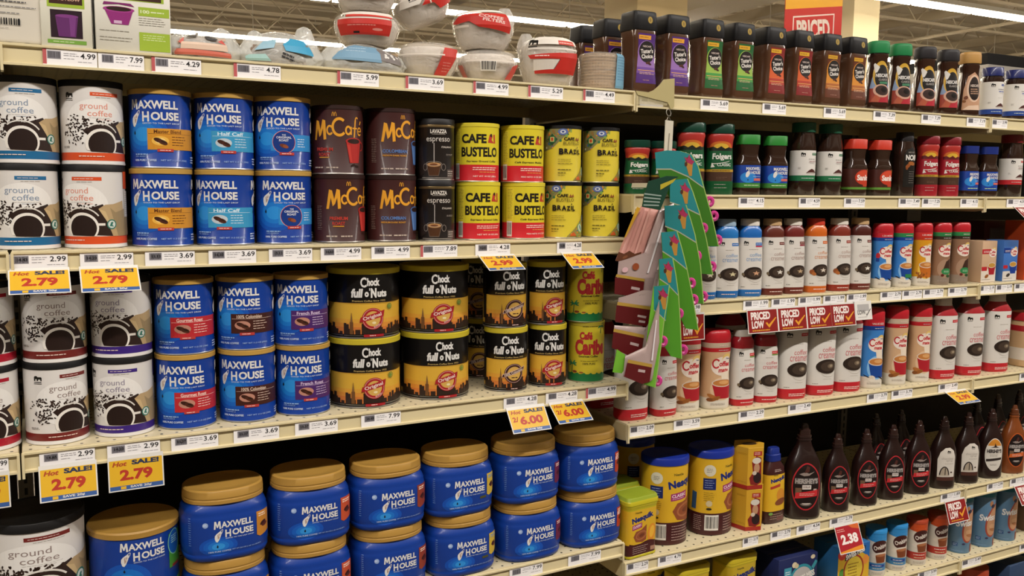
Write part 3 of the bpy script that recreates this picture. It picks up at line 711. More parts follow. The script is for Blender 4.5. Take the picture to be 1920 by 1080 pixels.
def k_sanka(H=148, W=62):
    r = ring(W, W*.82, 3.2, 56); g = mat('#2e1c14', .14, coat=.8); b = mat('#431f18', .42); gb = mat('#5a8a34', .42)
    prof = [(0, .93, g), (3, .99, g), (16, 1, gb), (22, 1, b), (70, 1, g), (82, .96, g), (92, .80, g), (104, .78, g), (116, .84, g), (124, .84, g)]
    k = mat('#bb3320', .42)
    lid = [(122, .84, k), (122.5, .92, k), (146, .92, k), (H, .87, k)]
    L = Lab(); L.ell(12, 48, 30, 20, '#b5361f', n=26); L.ell(12, 52, 24, 14, '#c4452a', n=26); L.text('Sanka', 10, 47, 44, 15, '#e0d8d0', .04)
    L.rect(8, 24, 32, 32, '#b23a24'); L.ell(-2, 27, 7, 2.4, '#3a1d12', 10); L.ell(28, 66, 4, 5, '#d0a83a')
    return kind('instant_coffee_jar', 'coffee jar', H, W*.82, [('glass_jar', loft(r, prof)), ('lid', loft(r, lid, 'lid')), ('label_print', L.wrap(r, prof))])
KINDS['sanka'] = k_sanka

def k_noir(H=173, W=56):
    r = ring(W, W*.8, 3, 56); g = mat('#2a1a14', .14, coat=.8)
    prof = [(0, .93, g), (3, .99, g), (60, .97, g), (110, 1, g), (130, .92, g), (144, .78, g), (150, .76, g)]
    k = mat('#1a1719', .42)
    lid = [(148, .74, k), (148.5, .8, k), (171, .8, k), (H, .75, k)]
    L = Lab(); L.poly([(-18, 24), (26, 24), (26, 120), (10, 132), (-8, 126), (-18, 112)], '#15120f'); L.text('NOIR', 8, 104, 42, 15, '#d6d2cc', .045)
    L.ell(-4, 82, 10, 5, '#8a4a22', 35); L.ell(8, 88, 12, 5, '#9a5a2a', -10); L.ell(-8, 74, 4, 3, '#7a3f1c'); L.bars(0, 24, 66, 6, '#6f6a64', 1.3, 6); L.text('NESCAFE', 6, 118, 22, 4, '#8d857d', .02)
    return kind('instant_coffee_jar', 'coffee jar', H, W*.8, [('glass_jar', loft(r, prof)), ('lid', loft(r, lid, 'lid')), ('label_print', L.wrap(r, prof))])
KINDS['noir'] = k_noir
# ------------------------------------------------------------------ creamers
def star(L, x, y, r, c):
    L.poly([(x + (r if i % 2 == 0 else r*.42)*math.cos(PI*i/5 + .3), y + .62*(r if i % 2 == 0 else r*.42)*math.sin(PI*i/5 + .3)) for i in range(10)], c)
def k_creamer(cap, band, c, swirl, big=False, line=None):
    """white store creamer bottle with a cup seen from above on the label"""
    W, D, H = (82, 60, 236) if big else (66, 51, 192)
    s, q = W/61, H/192
    r = ring(W, D, 2.7, 56); w = mat('#d0cbc4', .4, coat=.15); bm_ = mat(band, .3, coat=.3); cm = mat(cap, .45); bc = mat(c, .4, coat=.2)
    if big: prof = [(0, .92, bc), (4, .98, bc), (8, 1, bc), (27, 1, w), (186, 1, bm_), (190, .98, bm_), (212, .62, bm_), (214, .6, w), (218, .58, w)]
    else: prof = [(0, .92, bc), (3, .98, bc), (17, 1, w), (60, .99, w), (100, .97, w), (128, .93, w), (146, .86, bm_), (152, .88, bm_), (164, .86, bm_), (172, .72, bm_), (176, .62, w), (180, .62, w)]
    lid = [(215, .48, cm), (215.5, .56, cm), (234, .56, cm), (236, .52, cm)] if big else [(175, .6, cm), (175.5, .69, cm), (190, .69, cm), (192, .65, cm)]
    L = Lab()
    X = lambda v: v*s
    Y = lambda v: v*(.74 if big else 1)*q
    L.logo(X(-16), 170 if big else 133, X(12)); L.rect(X(8), (166 if big else 127), X(30), (174 if big else 134), c); L.bars(X(10), X(27), 170 if big else 130.5, 1, '#e6cfc8', 1)
    if line: L.rect(X(8), 123, X(30), 126.4, line)
    t = {'#8f2f1f': '#b59a90', '#1f66ad': '#7f9fc4', '#b8222c': '#c4686c', '#c4601f': '#cf8f66'}.get(c, c)
    g = 124 if big else 104
    L.bars(X(-8), X(18), g + (22 if big else 13), 1, '#a59c92', 1.2)
    L.text('coffee', X(9), g, X(30), 10*s if big else 8.5, t if c not in ('#64261d',) else '#ab938b', 0); L.text('creamer', X(6), g - (17 if big else 12), X(40), 10*s if big else 8, t if c != '#64261d' else '#ab938b', 0)
    y = 78 if big else 58
    egg = [(X(7 + 23*math.cos(math.radians(a))*(1.12 if math.cos(math.radians(a)) < 0 else .95)), y + X(14.5*math.sin(math.radians(a)))) for a in range(0, 360, 14)]
    L.poly([(a + .4, b - 1.6) for a, b in egg], '#b8b1a7'); L.poly(egg, '#2b201a')
    L.ell(X(8), y, X(17), X(10), '#40332a')
    if swirl: star(L, X(11), y, X(9.5), swirl)
    else: L.ell(X(13), y + 1, X(7), X(4.6), '#6b5c4c'); L.ell(X(14), y + 1.6, X(3.6), X(2.4), '#96866f')
    L.ringe(X(9), y - X(6), X(19), X(15), .8, '#b3aca2', a0=215, a1=325); L.bars(X(-2), X(20), y - X(25), 1, '#b3aca2', .8)
    if c == '#c4601f' or c == '#8f2f1f': L.ell(X(-19), y - 4, X(6), X(6), '#8a4a24', 30); L.ell(X(-14), y - 9, X(6), X(4), '#a5602f', -20)
    elif not big: L.ell(X(-20), y - 3, 3.4, 4.2, '#6a5b45', 20); L.ell(X(-17), y - 8, 3, 2, '#3a2a1c', -20)
    L.bars(X(-24), X(-12), 32 if big else 24, 1, '#6d655d', 1.2)
    L.bars(X(-14), X(24), 14 if big else 9, 2 if big else 1, '#e8d0c8', 1.8, 4.4)
    return kind('creamer_bottle', 'creamer', H, D, [('bottle', loft(r, prof)), ('cap', loft(r, lid, 'cap')), ('label_print', L.wrap(r, prof))])
KINDS['creamer'] = k_creamer

def cm_mark(L, x, y, k, nut=None):
    """red script name on a white splash"""
    L.ell(x, y, .56*k, .42*k, '#e2d3c6', n=24); L.ell(x + .22*k, y + .3*k, .26*k, .26*k, '#d9b866', n=18); L.ell(x + .2*k, y + .22*k, .24*k, .22*k, '#e2d3c6', n=18)
    c = '#b3222c'
    L.ringe(x - .32*k, y + .12*k, .2*k, .22*k, .07*k, c, a0=35, a1=320); L.text('offee', x + .12*k, y + .11*k, .58*k, .24*k, c, .04, shear=.12); L.text('mate', x + .06*k, y - .18*k, .52*k, .19*k, c, .04, shear=.12)
    L.text('Nestle', x + .28*k, y + .34*k, .22*k, .07*k, '#2a3a6a', .02)
def k_cmate(kindn, W=55, H=175):
    body, cupc, b1, b2 = {'blue': ('#3a7bc0', '#17418c', '#b51f2a', '#173a86'), 'bluegreen': ('#3a7bc0', '#17418c', '#2a7a44', '#173a86'), 'orange': ('#d2921f', '#b8641f', '#bf2a26', '#b3301f'),
        'brown': ('#8d6a52', '#4a2e20', '#2a7a44', '#33241c'), 'tan': ('#c9a27c', '#a5202a', '#b8a48e', '#b02028')}[kindn]
    s, q = W/55, H/175
    r = ring(W, W*.8, 2.5, 56); rd = mat('#b51f2a', .38, coat=.25); bd = mat(body, .36, coat=.25); w = mat('#d5cdbf' if kindn != 'brown' else '#8a7a6c', .36, coat=.25)
    prof = [(0, .92, w), (3, .98, w), (8, 1, w), (26*q, 1, bd), (70*q, .95, bd), (104*q, .93, bd), (128*q, 1.0, mat(b2, .36, coat=.2)), (137*q, 1.0, mat(b1, .36, coat=.2)), (148*q, .99, rd), (150*q, .98, rd)]
    lid = [(149*q, .98, rd), (150*q, 1.0, rd), (166*q, .98, rd), (173*q, .9, rd), (H, .8, rd)]
    L = Lab()
    X = lambda v: v*s
    Y = lambda v: v*q
    L.ell(X(6), Y(46), X(24), Y(26), {'blue': '#7fb0dc', 'bluegreen': '#7fb0dc', 'orange': '#e0b548', 'brown': '#a08068', 'tan': '#d6b592'}[kindn], n=26)
    cm_mark(L, X(6), Y(96), 42*s)
    L.poly([(X(2), Y(82)), (X(22), Y(86)), (X(24), Y(64)), (X(6), Y(60))], '#e0d0bc') if kindn != 'brown' else None
    if kindn == 'brown':
        L.poly([(X(-2), Y(40)), (X(8), Y(66)), (X(22), Y(74)), (X(24), Y(44))], '#3b241a'); L.ell(X(10), Y(38), X(16), Y(9), '#2d7a46'); L.bars(X(2), X(20), Y(39), 2, '#b8d0b4', 1, 3); L.ell(X(-2), Y(27), X(5), Y(4), '#5a1f1c'); L.ell(X(16), Y(25), X(7), Y(4), '#2a4a2a')
    else:
        L.poly([(X(-15), Y(59)), (X(30), Y(59)), (X(24), Y(24)), (X(-7), Y(24))], cupc); L.ell(X(7.5), Y(59), X(23), Y(9), '#cfc2b2'); L.ell(X(7.5), Y(59), X(20.5), Y(7.2), '#b8763c'); L.ell(X(10), Y(60), X(11), Y(4), '#cf9a62')
        L.ringe(X(29), Y(43), X(6), Y(9), X(2.2), cupc, a0=-90, a1=90)
        if kindn == 'tan': L.ell(X(-12), Y(28), X(12), Y(4.4), '#a86a34', -25); L.ell(X(-8), Y(24), X(11), Y(4), '#8d5526', 20); L.ell(X(-18), Y(22), X(6), Y(4), '#7a4722')
        elif kindn == 'orange': L.specks(14, lambda: (X(rnd.uniform(-22, 10)), Y(rnd.uniform(24, 36))), '#9a5a24', 2.6, 3.8)
        else:
            L.ell(X(-6), Y(22), X(9), Y(7), '#d8cfc2'); star(L, X(-6), Y(24), X(10), '#cfc4b2'); L.ell(X(-18), Y(27), X(8), 1.4, '#1f1712', -25); L.ell(X(18), Y(23), X(9), 1.6, '#1f1712', -30)
        if kindn == 'bluegreen': L.rect(X(2), Y(26), X(26), Y(36), '#2d7a46')
    if kindn == 'blue' and W < 60: L.ell(X(-20), Y(88), X(6), Y(8), '#b3222c'); L.rect(X(-25), Y(72), X(-16), Y(82), '#173a86')
    if kindn in ('blue', 'orange'): L.text('VALUE SIZE' if W > 58 else '1.5X MORE', X(4), Y(142), X(30), Y(4.6), '#dcb9b4', .03)
    else: L.bars(X(-2), X(20), Y(142), 1, '#dcb9b4', 1.4)
    L.bars(X(-4), X(22), Y(132), 1, '#cfc8c8', 1.2); L.bars(X(-16), X(18), Y(13), 2, '#a1948a', 1, 3)
    return kind('creamer_bottle', 'creamer', H, W*.8, [('bottle', loft(r, prof)), ('cap', loft(r, lid, 'cap')), ('label_print', L.wrap(r, prof))])
KINDS['cmate'] = k_cmate

def carton(W, D, H, c, L, name='carton', cat='box', sharp=True):
    r = rrect(W, D, 1.2, 2); m = mat(c, .45)
    prof = [(0, .985, m), (1, 1, m), (H - 1, 1, m), (H, .985, m)]
    parts = [('box', loft(r, prof, 'box', sharp=60))]
    if L.V: parts.append(('label_print', L.wrap(r, prof)))
    F = MB(); g = mat('#5c534a', .6)
    F.box(-W/2000 + .002, W/2000 - .002, -.0006, .0006, H/1000, H/1000 + .0006, g)
    parts.append(('flap_seam', F.mesh('flap_seam')))
    return kind(name, cat, H, D, parts)
def k_cmbox(v):
    L = Lab(); W, H = 66, 122
    if v == 'tan':
        c = '#c4a283'; L.rect(-33, 1, 33, 40, '#d6cbbd'); L.rect(-33, 84, 6, 98, '#b3222c'); L.rect(-32, 34, -8, 46, '#b3222c')
        L.poly([(-4, 50), (30, 50), (25, 22), (2, 22)], '#9e1f28')
    else:
        c = '#3f6fb8'; L.rect(-33, 1, 33, 30, '#cfc9c2'); L.rect(-33, 84, -2, 100, '#173a86'); L.rect(-32, 38, -12, 48, '#b3222c')
        L.poly([(-6, 52), (30, 52), (25, 22), (2, 22)], '#17388a')
    L.ell(13, 50, 17, 8, '#d0c4b4'); L.ell(13, 50, 15, 6.5, '#b88a3c'); cm_mark(L, 14, 86, 30); L.ell(-8, 18, 9, 5, '#8d5526' if v == 'tan' else '#3a332e', 20); star(L, -20, 20, 7, '#d8d0c4')
    L.bars(-28, 0, 92, 2, '#e0c8c4', 1.4, 3.6); L.bars(-28, 20, 8, 1, '#8a8078', 1.2)
    return carton(W, 60, H, c, L, 'creamer_carton')
KINDS['cmbox'] = k_cmbox
def k_darkbox():
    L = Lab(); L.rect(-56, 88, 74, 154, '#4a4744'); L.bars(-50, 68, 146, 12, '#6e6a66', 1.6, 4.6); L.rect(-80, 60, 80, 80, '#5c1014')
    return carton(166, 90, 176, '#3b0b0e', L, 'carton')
KINDS['darkbox'] = k_darkbox
def k_pinkbox():
    L = Lab(); L.rect(-60, 100, 60, 178, '#a51f52'); L.poly([(-60, 60), (60, 130), (60, 150), (-60, 80)], '#c2708a'); L.bars(-50, 50, 76, 2, '#d8a8b4', 6, 12, rot=30); L.rect(-60, 1, -36, 80, '#cc4a22'); L.rect(-36, 1, 60, 12, '#cfbfae'); L.ell(8, 42, 26, 30, '#c08a4a'); L.ell(8, 46, 18, 20, '#b8642a')
    return carton(122, 70, 180, '#c2481f', L, 'carton')
KINDS['pinkbox'] = k_pinkbox
def k_cmtub():
    r = ring(110, 84, 3, 56); t = mat('#c4a078', .38, coat=.2); rd = mat('#a82028', .38, coat=.2); w = mat('#d6cbbd', .38)
    prof = [(0, .93, t), (4, .99, t), (22, 1, w), (60, 1, t), (112, 1, rd), (130, 1, t), (140, .96, t), (146, .9, t)]
    lid = [(144, .9, rd), (145, .98, rd), (166, .98, rd), (170, .93, rd)]
    L = Lab(); cm_mark(L, 18, 96, 46); L.bars(-46, -14, 120, 2, '#e0c4bc', 2, 4); L.bars(-40, -16, 52, 4, '#b3222c', 2.6, 6); L.ell(18, 48, 20, 14, '#9e1f28'); L.ell(-28, 82, 16, 6, '#a86a34', 25)
    return kind('creamer_tub', 'creamer', 170, 84, [('tub', loft(r, prof)), ('lid', loft(r, lid, 'lid')), ('label_print', L.wrap(r, prof))])
KINDS['cmtub'] = k_cmtub

# ------------------------------------------------------------------ chocolate drinks and syrups
NY = '#d1a626'
def nq_mark(L, x, y, k):
    L.text('Nesquik', x, y, k, .27*k, '#16286e', .05, rot=9); L.text('Nestle', x - .2*k, y + .24*k, .3*k, .07*k, '#6a5a1c', .03)
def choc(L, x, y, k):
    L.poly([(x - .5*k, y), (x - .3*k, y + .3*k), (x + .1*k, y + .36*k), (x + .5*k, y + .62*k), (x + .5*k, y - .3*k), (x + .2*k, y - .42*k), (x - .3*k, y - .34*k)], '#8a4a2c')
    L.ringe(x + .1*k, y + .02*k, .42*k, .26*k, .07*k, '#a5653f', rot=12); L.ell(x + .14*k, y + .02*k, .2*k, .1*k, '#6d3620', 12)
def k_nqsmall(H=152):
    r = rrect(92, 66, 12, 5); y = mat(NY, .38, coat=.2); br = mat('#45191a', .38, coat=.2); yl = mat('#b8ac22', .38, coat=.2)
    prof = [(0, .95, yl), (2, 1.02, yl), (6, 1.02, yl), (7, .99, br), (34, 1, y), (118, 1.02, yl), (124, 1.03, yl), (126, 1.06, yl), (130, 1.06, yl)]
    g = mat('#8f9e2a', .45)
    lid = [(130, 1.04, yl), (131, 1.09, yl), (139, 1.09, yl), (141, 1.05, g), (146, 1.03, g), (149, .98, g), (149.4, .9, g), (148.4, .88, g)]
    L = Lab(); nq_mark(L, -2, 96, 66); L.poly([(-34, 70), (-4, 74), (-4, 86), (-34, 82)], '#962f62'); L.text('CLASSIC', -19, 79.5, 26, 5, '#e3cfd6', .03, rot=7); L.bars(-32, -7, 74, 1, '#dcc0ca', 1, rot=7)
    choc(L, -10, 54, 40); L.ell(26, 56, 12, 22, '#d88a2c', -10); L.ell(27, 58, 7, 15, '#e2ad3a', -10)
    L.poly([(-41, 34), (-41, 38)] + [(x, 36 + 3*math.sin(x*.09)) for x in range(-36, 42, 6)] + [(41, 34)], '#45191a')
    L.bars(-32, 18, 28, 4, '#b09a94', 1.2, 5); L.rect(24, 12, 40, 22, '#a07a66')
    return kind('drink_powder_tub', 'drink mix', H, 64, [('tub', loft(r, prof)), ('lid', loft(r, lid, 'lid')), ('label_print', L.wrap(r, prof))])
KINDS['nqsmall'] = k_nqsmall
def k_nqbig(side, H=220):
    r = ring(116, 104, 2.1, 64); y = mat(NY, .36, coat=.25); br = mat('#41181a', .36, coat=.25); k = mat('#152c8c', .4, coat=.2)
    prof = [(0, .96, br), (2, 1, br), (58, 1, y), (202, 1, y), (206, 1, y)]
    lid = [(200, 1.0, k), (201, 1.035, k), (215, 1.035, k), (219, 1.0, k), (220, .95, k), (218.6, .92, k), (218.8, .5, k), (218.8, .2, k)]
    L = Lab(); nq_mark(L, 36, 156, 94); L.poly([(-4, 112), (44, 116), (44, 136), (-4, 130)], '#962f62'); L.text('CLASSIC', 20, 125.5, 42, 8, '#e3cfd6', .03, rot=5); L.bars(0, 42, 116.5, 1, '#dcc0ca', 1.2, rot=5)
    choc(L, 34, 86, 66)
    L.ell(-40, 170, 15, 15, '#cfc9b4'); L.bars(-48, -32, 174, 3, '#7a766a', 1.4, 4); L.rect(-56, 120, -24, 150, '#162560'); L.bars(-52, -28, 144, 4, '#8f9bc0', 1.6, 6); L.bars(-54, -26, 112, 5, '#8a701c', 1.2, 5); L.ell(-40, 84, 8, 8, '#c8b890'); L.ell(-40, 70, 7, 3, '#2a2416')
    L.barcode(-50, 14, -14, 54); L.bars(0, 60, 48, 6, '#b59a92', 1.6, 7); L.bars(-80, -56, 50, 8, '#b59a92', 1.4, 5)
    L.poly([(-88, 66), (-74, 66), (-72, 110), (-86, 112)], '#2c4f7a')
    return kind('drink_powder_canister', 'drink mix', H, 104, [('canister', loft(r, prof)), ('lid', loft(r, lid, 'lid')), ('label_print', L.wrap(r, prof))])
KINDS['nqbig'] = k_nqbig
def k_hexbox(H=110):
    R_ = 43; pts = [(0, -R_*.866)]
    for a in (-60, 0, 60, 120, 180, 240): pts.append((R_*math.cos(math.radians(a)), R_*math.sin(math.radians(a))))
    y = mat('#c99a2c', .42, coat=.15); rd = mat('#9c2a22', .42, coat=.15)
    prof = [(0, .985, rd), (1, 1, rd), (11, 1, y), (H - 1, 1, y), (H, .985, y)]
    L = Lab(); L.poly([(-12, 14), (-16, 34), (-6, 50), (-10, 80), (2, 98), (16, 92), (18, 20), (6, 12)], '#7e2420'); L.ell(4, 62, 8, 15, '#b58a6a'); L.ell(3, 84, 12, 9, '#cfc8bc'); L.ell(6, 34, 11, 16, '#2a1a1c'); L.ell(-2, 48, 6, 6, '#c8b8a8'); L.rect(-6, 98, 17, 111, '#a5302a'); L.bars(-3, 15, 107, 2, '#e0cfc0', 1.4, 4)
    L.bars(-50, -22, 104, 2, '#a57a20', 1, 3); L.bars(-50, -22, 22, 2, '#a57a20', 1, 3)
    L.V = [(a, b*.9, c) for a, b, c in L.V]
    T = Lab(); T.ell(0, 0, 20, 11, '#3a2a18', 0); T.ringe(0, 0, 23, 13, 2, '#8a5a20')
    tm = mesh('top_picture', [(x/1000, y_/1000, (H + .2 + z)/1000) for x, y_, z in T.V], T.F, T.M, T.I, False)
    return kind('drink_tablet_box', 'drink mix', H, 64, [('box', loft(pts, prof, sharp=20)), ('label_print', L.wrap(pts, prof)), ('top_picture', tm)])
KINDS['hexbox'] = k_hexbox
def k_nqsyrup(H=200):
    r = ring(74, 48, 2.8, 56); y = mat(NY, .36, coat=.25); br = mat('#3a1818', .36, coat=.3); k = mat('#152a7a', .4)
    prof = [(0, .93, br), (3, .99, br), (34, 1, y), (132, .93, br), (150, .84, br), (163, .56, br), (166, .54, br)]
    lid = [(165, .5, k), (165.5, .6, k), (182, .58, k), (184, .5, k), (197, .46, k), (H, .4, k)]
    L = Lab(); nq_mark(L, 2, 118, 54); L.poly([(-26, 94), (8, 99), (8, 107), (-26, 101)], '#a83a2c'); L.ell(12, 74, 16, 20, '#c8862c', 15); L.ell(10, 58, 20, 9, '#7a4226', 10); L.bars(-24, 24, 26, 3, '#b09488', 1.4, 6); L.rect(-2, 8, 26, 18, '#6a4440'); L.bars(-14, 16, 145, 2, '#cbb6ae', 1.4, 4); L.ell(-22, 28, 6, 4, '#6f9a4a')
    return kind('syrup_bottle', 'syrup bottle', H, 44, [('bottle', loft(r, prof)), ('cap', loft(r, lid, 'cap')), ('label_print', L.wrap(r, prof))])
KINDS['nqsyrup'] = k_nqsyrup
def k_hershey(style, big=False):
    W, D, H = (98, 66, 255) if big else (73, 50, 214)
    s, q = W/73, H/214
    gl = {'red': '#22110f', 'white': '#22110f', 'store': '#22120f', 'caramel': '#7a3f1a'}[style]
    r = ring(W, D, 2.5, 60); b = mat(gl, .3, coat=.35)
    prof = [(0, .9, b), (3*q, .97, b), (8*q, 1, b), (100*q, 1, b), (118*q, .95, b), (134*q, .82, b), (150*q, .62, b), (164*q, .44, b), (172*q, .38, b), (176*q, .37, b), (177*q, .41, b), (180*q, .41, b), (181*q, .36, b), (184*q, .35, b)]
    c = mat('#2a1613' if style != 'caramel' else '#5c3018', .25, coat=.5)
    cap = [(183*q, .3, c), (183.5*q, .38, c), (188*q, .39, c), (189*q, .33, c), (200*q, .32, c), (202*q, .24, c), (210*q, .2, c), (H, .14, c)]
    L = Lab(); y = 76*q; A, B = 29.5*s, 54*q
    X = lambda v: v*s
    if style in ('red', 'caramel'):
        k = '#a8242c' if style == 'red' else '#b5521f'
        L.ell(0, y, A, B, k, n=40); L.ell(0, y, A - 2.4*s, B - 2.8*s, '#1a1010', n=40)
        L.poly([(X(-16), y + X(26)), (X(-4), y + X(30)), (X(4), y + X(27)), (X(16), y + X(31)), (X(4), y + X(23)), (X(-6), y + X(22))], '#8d7f78'); L.poly([(X(-6), y + X(28)), (X(0), y + X(42)), (X(6), y + X(40)), (X(4), y + X(30))], '#4a2620')
        L.rect(X(-24), y + X(6), X(24), y + X(18), '#4a4544'); L.text("HERSHEY'S", 0, y + X(11.8), X(46), X(11), '#a39c98', .05)
        L.rect(X(-9), y - X(5), X(9), y + X(4), '#cfc8c2'); L.text('SYRUP', 0, y - X(.4), X(14), X(3.6), '#6a4a44', .02)
        L.rect(X(-22), y - X(20), X(-10), y - X(2), '#6d5440'); L.rect(X(14), y - X(18), X(21), y - X(4), '#b8a8a0')
        L.poly([(X(-23), y - X(24)), (X(23), y - X(19)), (X(24), y - X(6)), (X(-21), y - X(12))], '#c02a30' if style == 'red' else '#c8602a'); L.bars(X(-14), X(18), y - X(14), 2, '#d8b0a8', 1.4, 4)
        L.ell(0, y - X(34), X(12), X(5), '#6a605a', a0=180, a1=360); L.ell(0, y - X(33), X(9), X(3), '#c0b8b0', a0=180, a1=360)
    elif style == 'white':
        L.ell(0, y, A*.96, B*.94, '#cfc9c0', n=40); L.poly([(A*.9*math.cos(math.radians(a)), y + B*.9*math.sin(math.radians(a))) for a in range(35, 146, 10)], '#c4802c')
        L.poly([(-14, y + 22), (-2, y + 26), (1, y + 36), (5, y + 26), (15, y + 22)], '#2a1c1a'); L.text("HERSHEY'S", 0, y + 11, 46, 12, '#2a2222', .06); L.bars(-14, 16, y, 2, '#8a827a', 1.4, 4); L.poly([(-24, y - 22), (24, y - 16), (24, y - 9), (-24, y - 14)], '#2a201e'); L.bars(-12, 12, y - 30, 2, '#8a827a', 1, 3)
    else:
        L.poly([(-26, y - 50), (26, y - 50), (27, y + 20), (22, y + 40), (10, y + 49), (-6, y + 48), (-20, y + 36), (-27, y + 14)], '#cfc8be'); L.logo(6, y + 36, 11); L.text('chocolate', 2, y + 17, 36, 7, '#9a928a', 0); L.text('syrup', 8, y + 9, 20, 6, '#9a928a', 0); L.bars(-6, 22, y + 1, 1, '#8a827a', 1)
        L.poly([(x, y - 34 + 26*math.sin(math.radians((x + 20)/28*180))) for x in range(-20, 9, 2)], '#a39684'); L.ringe(-6, y - 34, 15, 27, 3.4, '#241a18', a0=0, a1=180); L.rect(-5, y - 33, -2.6, y - 12, '#241a18'); L.poly([(-24, y - 37), (12, y - 37), (8, y - 33), (-20, y - 33)], '#b5aa9c'); L.ell(15, y - 25, 3, 2.4, '#3a221c')
        L.rect(-26, y - 50, 26, y - 39, '#4a2a22')
    return kind('syrup_bottle', 'syrup bottle', H, D, [('bottle', loft(r, prof)), ('cap', loft(r, cap, 'cap')), ('label_print', L.wrap(r, prof))])
KINDS['hershey'] = k_hershey
def k_oval(c, band, H=137, R=29):
    r = ring(2*R, 2*R); t = mat(c, .38, coat=.2); w = mat('#cfc7ba', .38, coat=.2); bn = mat(band, .38, coat=.2); br = mat('#6d2f1c', .5)
    prof = [(0, .97, w), (2, 1, w), (18, 1, bn), (40, 1, w), (112, 1, t), (128, 1, t)]
    k = mat('#a8432a' if c == '#c04a1e' else c, .4)
    lid = [(126, 1, k), (126.5, 1.03, k), (135, 1.03, k), (H, .98, k)]
    L = Lab(); L.poly([(-30, 100), (30, 118), (30, 112.2), (-30, 112.2)] if False else [(-34, 112), (34, 112), (34, 106), (0, 100), (-34, 106)], c)
    L.ell(4, 88, 24, 20, '#3f1d1a', 15, n=26); L.text('Ovaltine', 4, 89, 40, 13, '#d9d0c6', .03, rot=18); L.ell(2, 64, 26, 8, '#d6cbbd', 8); L.poly([(-10, 62), (24, 66), (20, 42), (-6, 41)], '#7a4024'); L.ell(7, 64, 17, 4, '#a86a44', 6)
    L.rect(-24, 29, 20, 36, '#1f3f8a' if c == '#2f86c4' else '#b03a2a'); L.bars(-18, 16, 32.5, 1, '#dcd6d0', 2); L.bars(-16, 14, 24, 1, '#d6c4a0', 2); L.bars(-18, 16, 11, 2, '#8a8078', 1.2, 4)
    return kind('drink_powder_canister', 'drink mix', H, 2*R, [('canister', loft(r, prof)), ('lid', loft(r, lid, 'lid')), ('label_print', L.wrap(r, prof))])
KINDS['oval'] = k_oval
def k_swiss(H=174, R=36):
    r = ring(2*R, 2*R); b = mat('#5b7f9e', .38, coat=.2); k = mat('#2c7286', .42)
    prof = [(0, .97, b), (2, 1, b), (164, 1, b), (166, 1, b)]
    lid = [(160, 1.0, k), (160.5, 1.03, k), (171, 1.03, k), (H, .99, k), (H - .6, .9, k)]
    L = Lab(); L.ell(28, 86, 26, 54, '#9a4636', -14, n=30); L.ell(29, 86, 22, 49, '#b98a66', -14, n=30); L.ell(27, 66, 16, 8, '#c79a72', -10); L.ell(27, 56, 14, 5, '#a06a44', -10)
    L.text('Swiss', 8, 96, 52, 21, '#d8d6d2', .035, shear=.1, rot=4); L.text('Miss', 62, 98, 40, 20, '#d8d6d2', .035, shear=.1, rot=4)
    L.ell(16, 140, 6, 9, '#a5724e'); L.ell(22, 132, 7, 6, '#2c2c40'); L.rect(-26, 22, -10, 34, '#34547e'); L.bars(-24, -12, 30, 2, '#9fb4cc', 1.4, 4); L.ell(6, 30, 5, 3, '#3a3350'); L.rect(30, 4, 44, 28, '#8a4a36'); L.bars(-34, 20, 8, 1, '#7f9cc4', 1.4)
    return kind('drink_powder_canister', 'drink mix', H, 2*R, [('canister', loft(r, prof)), ('lid', loft(r, lid, 'lid')), ('label_print', L.wrap(r, prof))])
KINDS['swiss'] = k_swiss
def k_nqyellow(H=160):
    r = rrect(100, 70, 14, 5); y = mat('#cdb028', .38, coat=.2); g = mat('#b9a526', .42)
    prof = [(0, .96, y), (3, 1, y), (134, 1.02, g), (137, 1.05, g), (141, 1.05, g), (143, 1.02, g)]
    lid = [(142, 1.0, g), (143, 1.06, g), (155, 1.06, g), (158, 1.02, g), (H, .94, g), (158.6, .9, g)]
    L = Lab(); nq_mark(L, 4, 108, 78); choc(L, 8, 66, 50); L.rect(-40, 84, -4, 94, '#962f62'); L.bars(-36, -8, 89, 1, '#e0c8d0', 3)
    return kind('drink_powder_tub', 'drink mix', H, 74, [('tub', loft(r, prof)), ('lid', loft(r, lid, 'lid')), ('label_print', L.wrap(r, prof))])
KINDS['nqyellow'] = k_nqyellow
